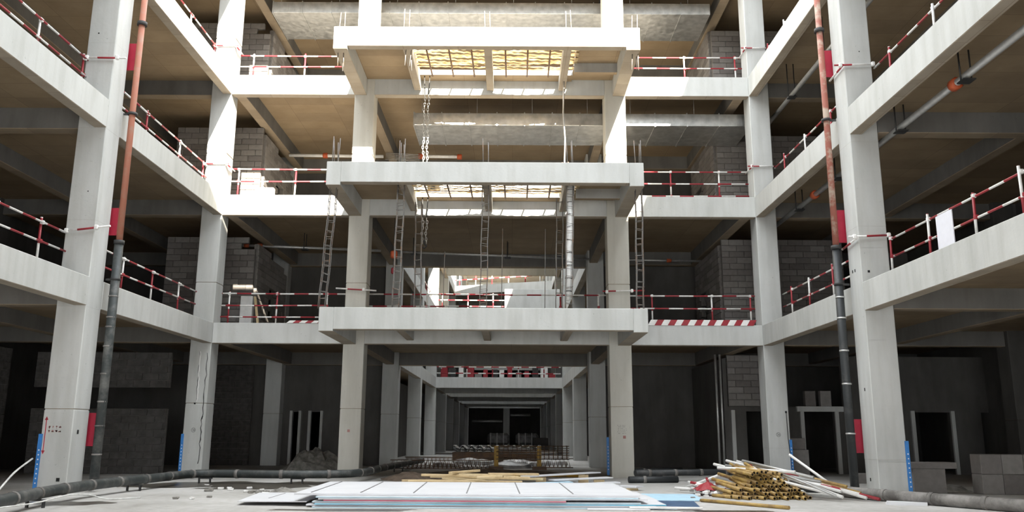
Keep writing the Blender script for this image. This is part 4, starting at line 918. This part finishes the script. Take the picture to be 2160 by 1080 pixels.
# dark seep marks on the left corner column
mb = MB()
for z0, z1, x, w in ((1.9, 4.2, -10.72, .03), (2.5, 4.25, -10.99, .015), (.4, 2.0, -10.74, .035)):
    n = 12; i0 = len(mb.v)
    for q in range(n+1):
        z = z0+(z1-z0)*q/n; xx = x+random.uniform(-.025, .025); ww = w*random.uniform(.4, 1.3); mb.v += [(xx-ww/2, D-.004, z), (xx+ww/2, D-.004, z)]
    for q in range(n): mb.face([i0+2*q, i0+2*q+1, i0+2*q+3, i0+2*q+2])
mark('seep_stain', mb, 'clamp', 'CL')
mb = MB(); n = 16
for q in range(n+1):
    z = 2.5+1.75*q/n; xx = -10.97+random.uniform(-.025, .025); mb.v += [(xx-.012, D-.005, z), (xx+.016, D-.005, z)]
for q in range(n): mb.face([2*q, 2*q+1, 2*q+3, 2*q+2])
mark('lime_streak', mb, 'white', 'CL')
part('conduit_wire', MB().tube([(9.56, D-.02, 2.22), (9.57, D-.03, 1.3), (9.63, D-.03, .5), (9.66, D-.05, .03)], .012, 6), M['clamp'], cols['CR'])
solo('cable', MB().tube(smooth([(-11.44, 20.5, .82), (-11.3, 19.6, .55), (-11.0, 18.6, .25), (-10.6, 17.6, .05), (-10.0, 16.0, .03), (-9.2, 14.6, .03)], 6), .022, 7), M['cable'], 'white cable drooping from the near left column to the ground', 'cable')
solo('cable', MB().tube(smooth([(-8.6, 14.6, .2), (-8.55, 15.6, .2), (-8.8, 17.2, .22), (-8.85, 18.2, .15), (-8.75, 18.8, .03), (-8.3, 19.4, .02)], 6), .014, 6), M['cable'], 'thin white cable lying over the muddy pipe at the left', 'cable')
solo('white_pier', MB().cbox((-10.78, 32.75, Z1), (-10.3, 32.99, Z1+1.5), .015), M['white'], 'white plastered stub in front of the left block wall, first floor', 'pier')
solo('white_pier', MB().cbox((-10.5, 32.7, Z2), (-9.75, 32.95, Z2+1.25), .015), M['white'], 'white sunlit board in front of the left block wall, second floor', 'board')
solo('leaning_plank', MB().cbox((0, 0, 0), (.1, .05, 1.5), .008).mesh('leaning_plank', M['wood']) and (lambda m: (setattr(m, 'v', [(x-10.22+z*.0+(1.5-z)*.22, y+32.6-(1.5-z)*.2, Z1+z*.97) for x, y, z in m.v]), m)[1])(MB().cbox((0, 0, 0), (.1, .05, 1.5), .008)), M['wood'], 'plank leaning beside the white stub on the first floor', 'plank')

# ---------------------------------------------------------------- mud, wet patches and chips on the ground
M['mud'] = plain('wet mud', (.085, .075, .062), .3, 0, .4, 3)
def patch(label, cx, cy, rx, ry, n=26, z=.004, mat='mud'):
    mb = MB(); ph = [random.uniform(0, 6.28) for _ in range(4)]; mb.v.append((cx, cy, z))
    for q in range(n):
        a = 6.283*q/n; f = 1+.22*math.sin(2*a+ph[0])+.16*math.sin(3*a+ph[1])+.1*math.sin(7*a+ph[2])+random.uniform(-.06, .06)
        mb.v.append((cx+rx*f*math.cos(a), cy+ry*f*math.sin(a), z))
    for q in range(n): mb.face([0, 1+q, 1+(q+1) % n])
    o = solo('mud_patch', mb, M[mat], label, None); o['kind'] = 'stuff'; return o
patch('dark wet mud in front of the left facade bay, along the long pipe', -8.3, 24.4, 2.1, 1.8); patch('brown mud in front of the left facade column', -5.6, 25.4, 1.0, 1.2, z=.006)
patch('wet patch under the long pipe at the left picture edge', -9.2, 18.0, .75, .6); patch('dark wet streak left of the sheet stack', -7.0, 22.9, 1.1, .35, z=.008)
patch('damp patch in front of the sheet stack', -3.2, 16.75, 1.6, .22); patch('damp patch at the lower right foreground', 4.4, 16.7, 1.3, .3)
patch('brown earth stain at the mouth of the passage', -1.0, 27.5, 3.4, 1.6); patch('dark stain around the near right column', 10.9, 19.9, 1.0, 1.2)
for k in range(26):
    x, y = random.choice(((-6.2, 21.5), (-7.4, 22.3), (-8.3, 23.8), (-5.7, 20.8), (4.6, 20.6), (-7.0, 19.3))); x += random.uniform(-.5, .5); y += random.uniform(-.6, .6); h = random.uniform(.03, .07)
    mb = MB(); mb.cbox((x-.05, y-.04, 0), (x+random.uniform(.03, .1), y+.05, h), .012, jit=.008); solo('concrete_chip', mb, M['rubble'] if k % 2 else M['white'], 'small pale chip of rubble lying on the ground', 'chip', 'rubble chips on the ground')
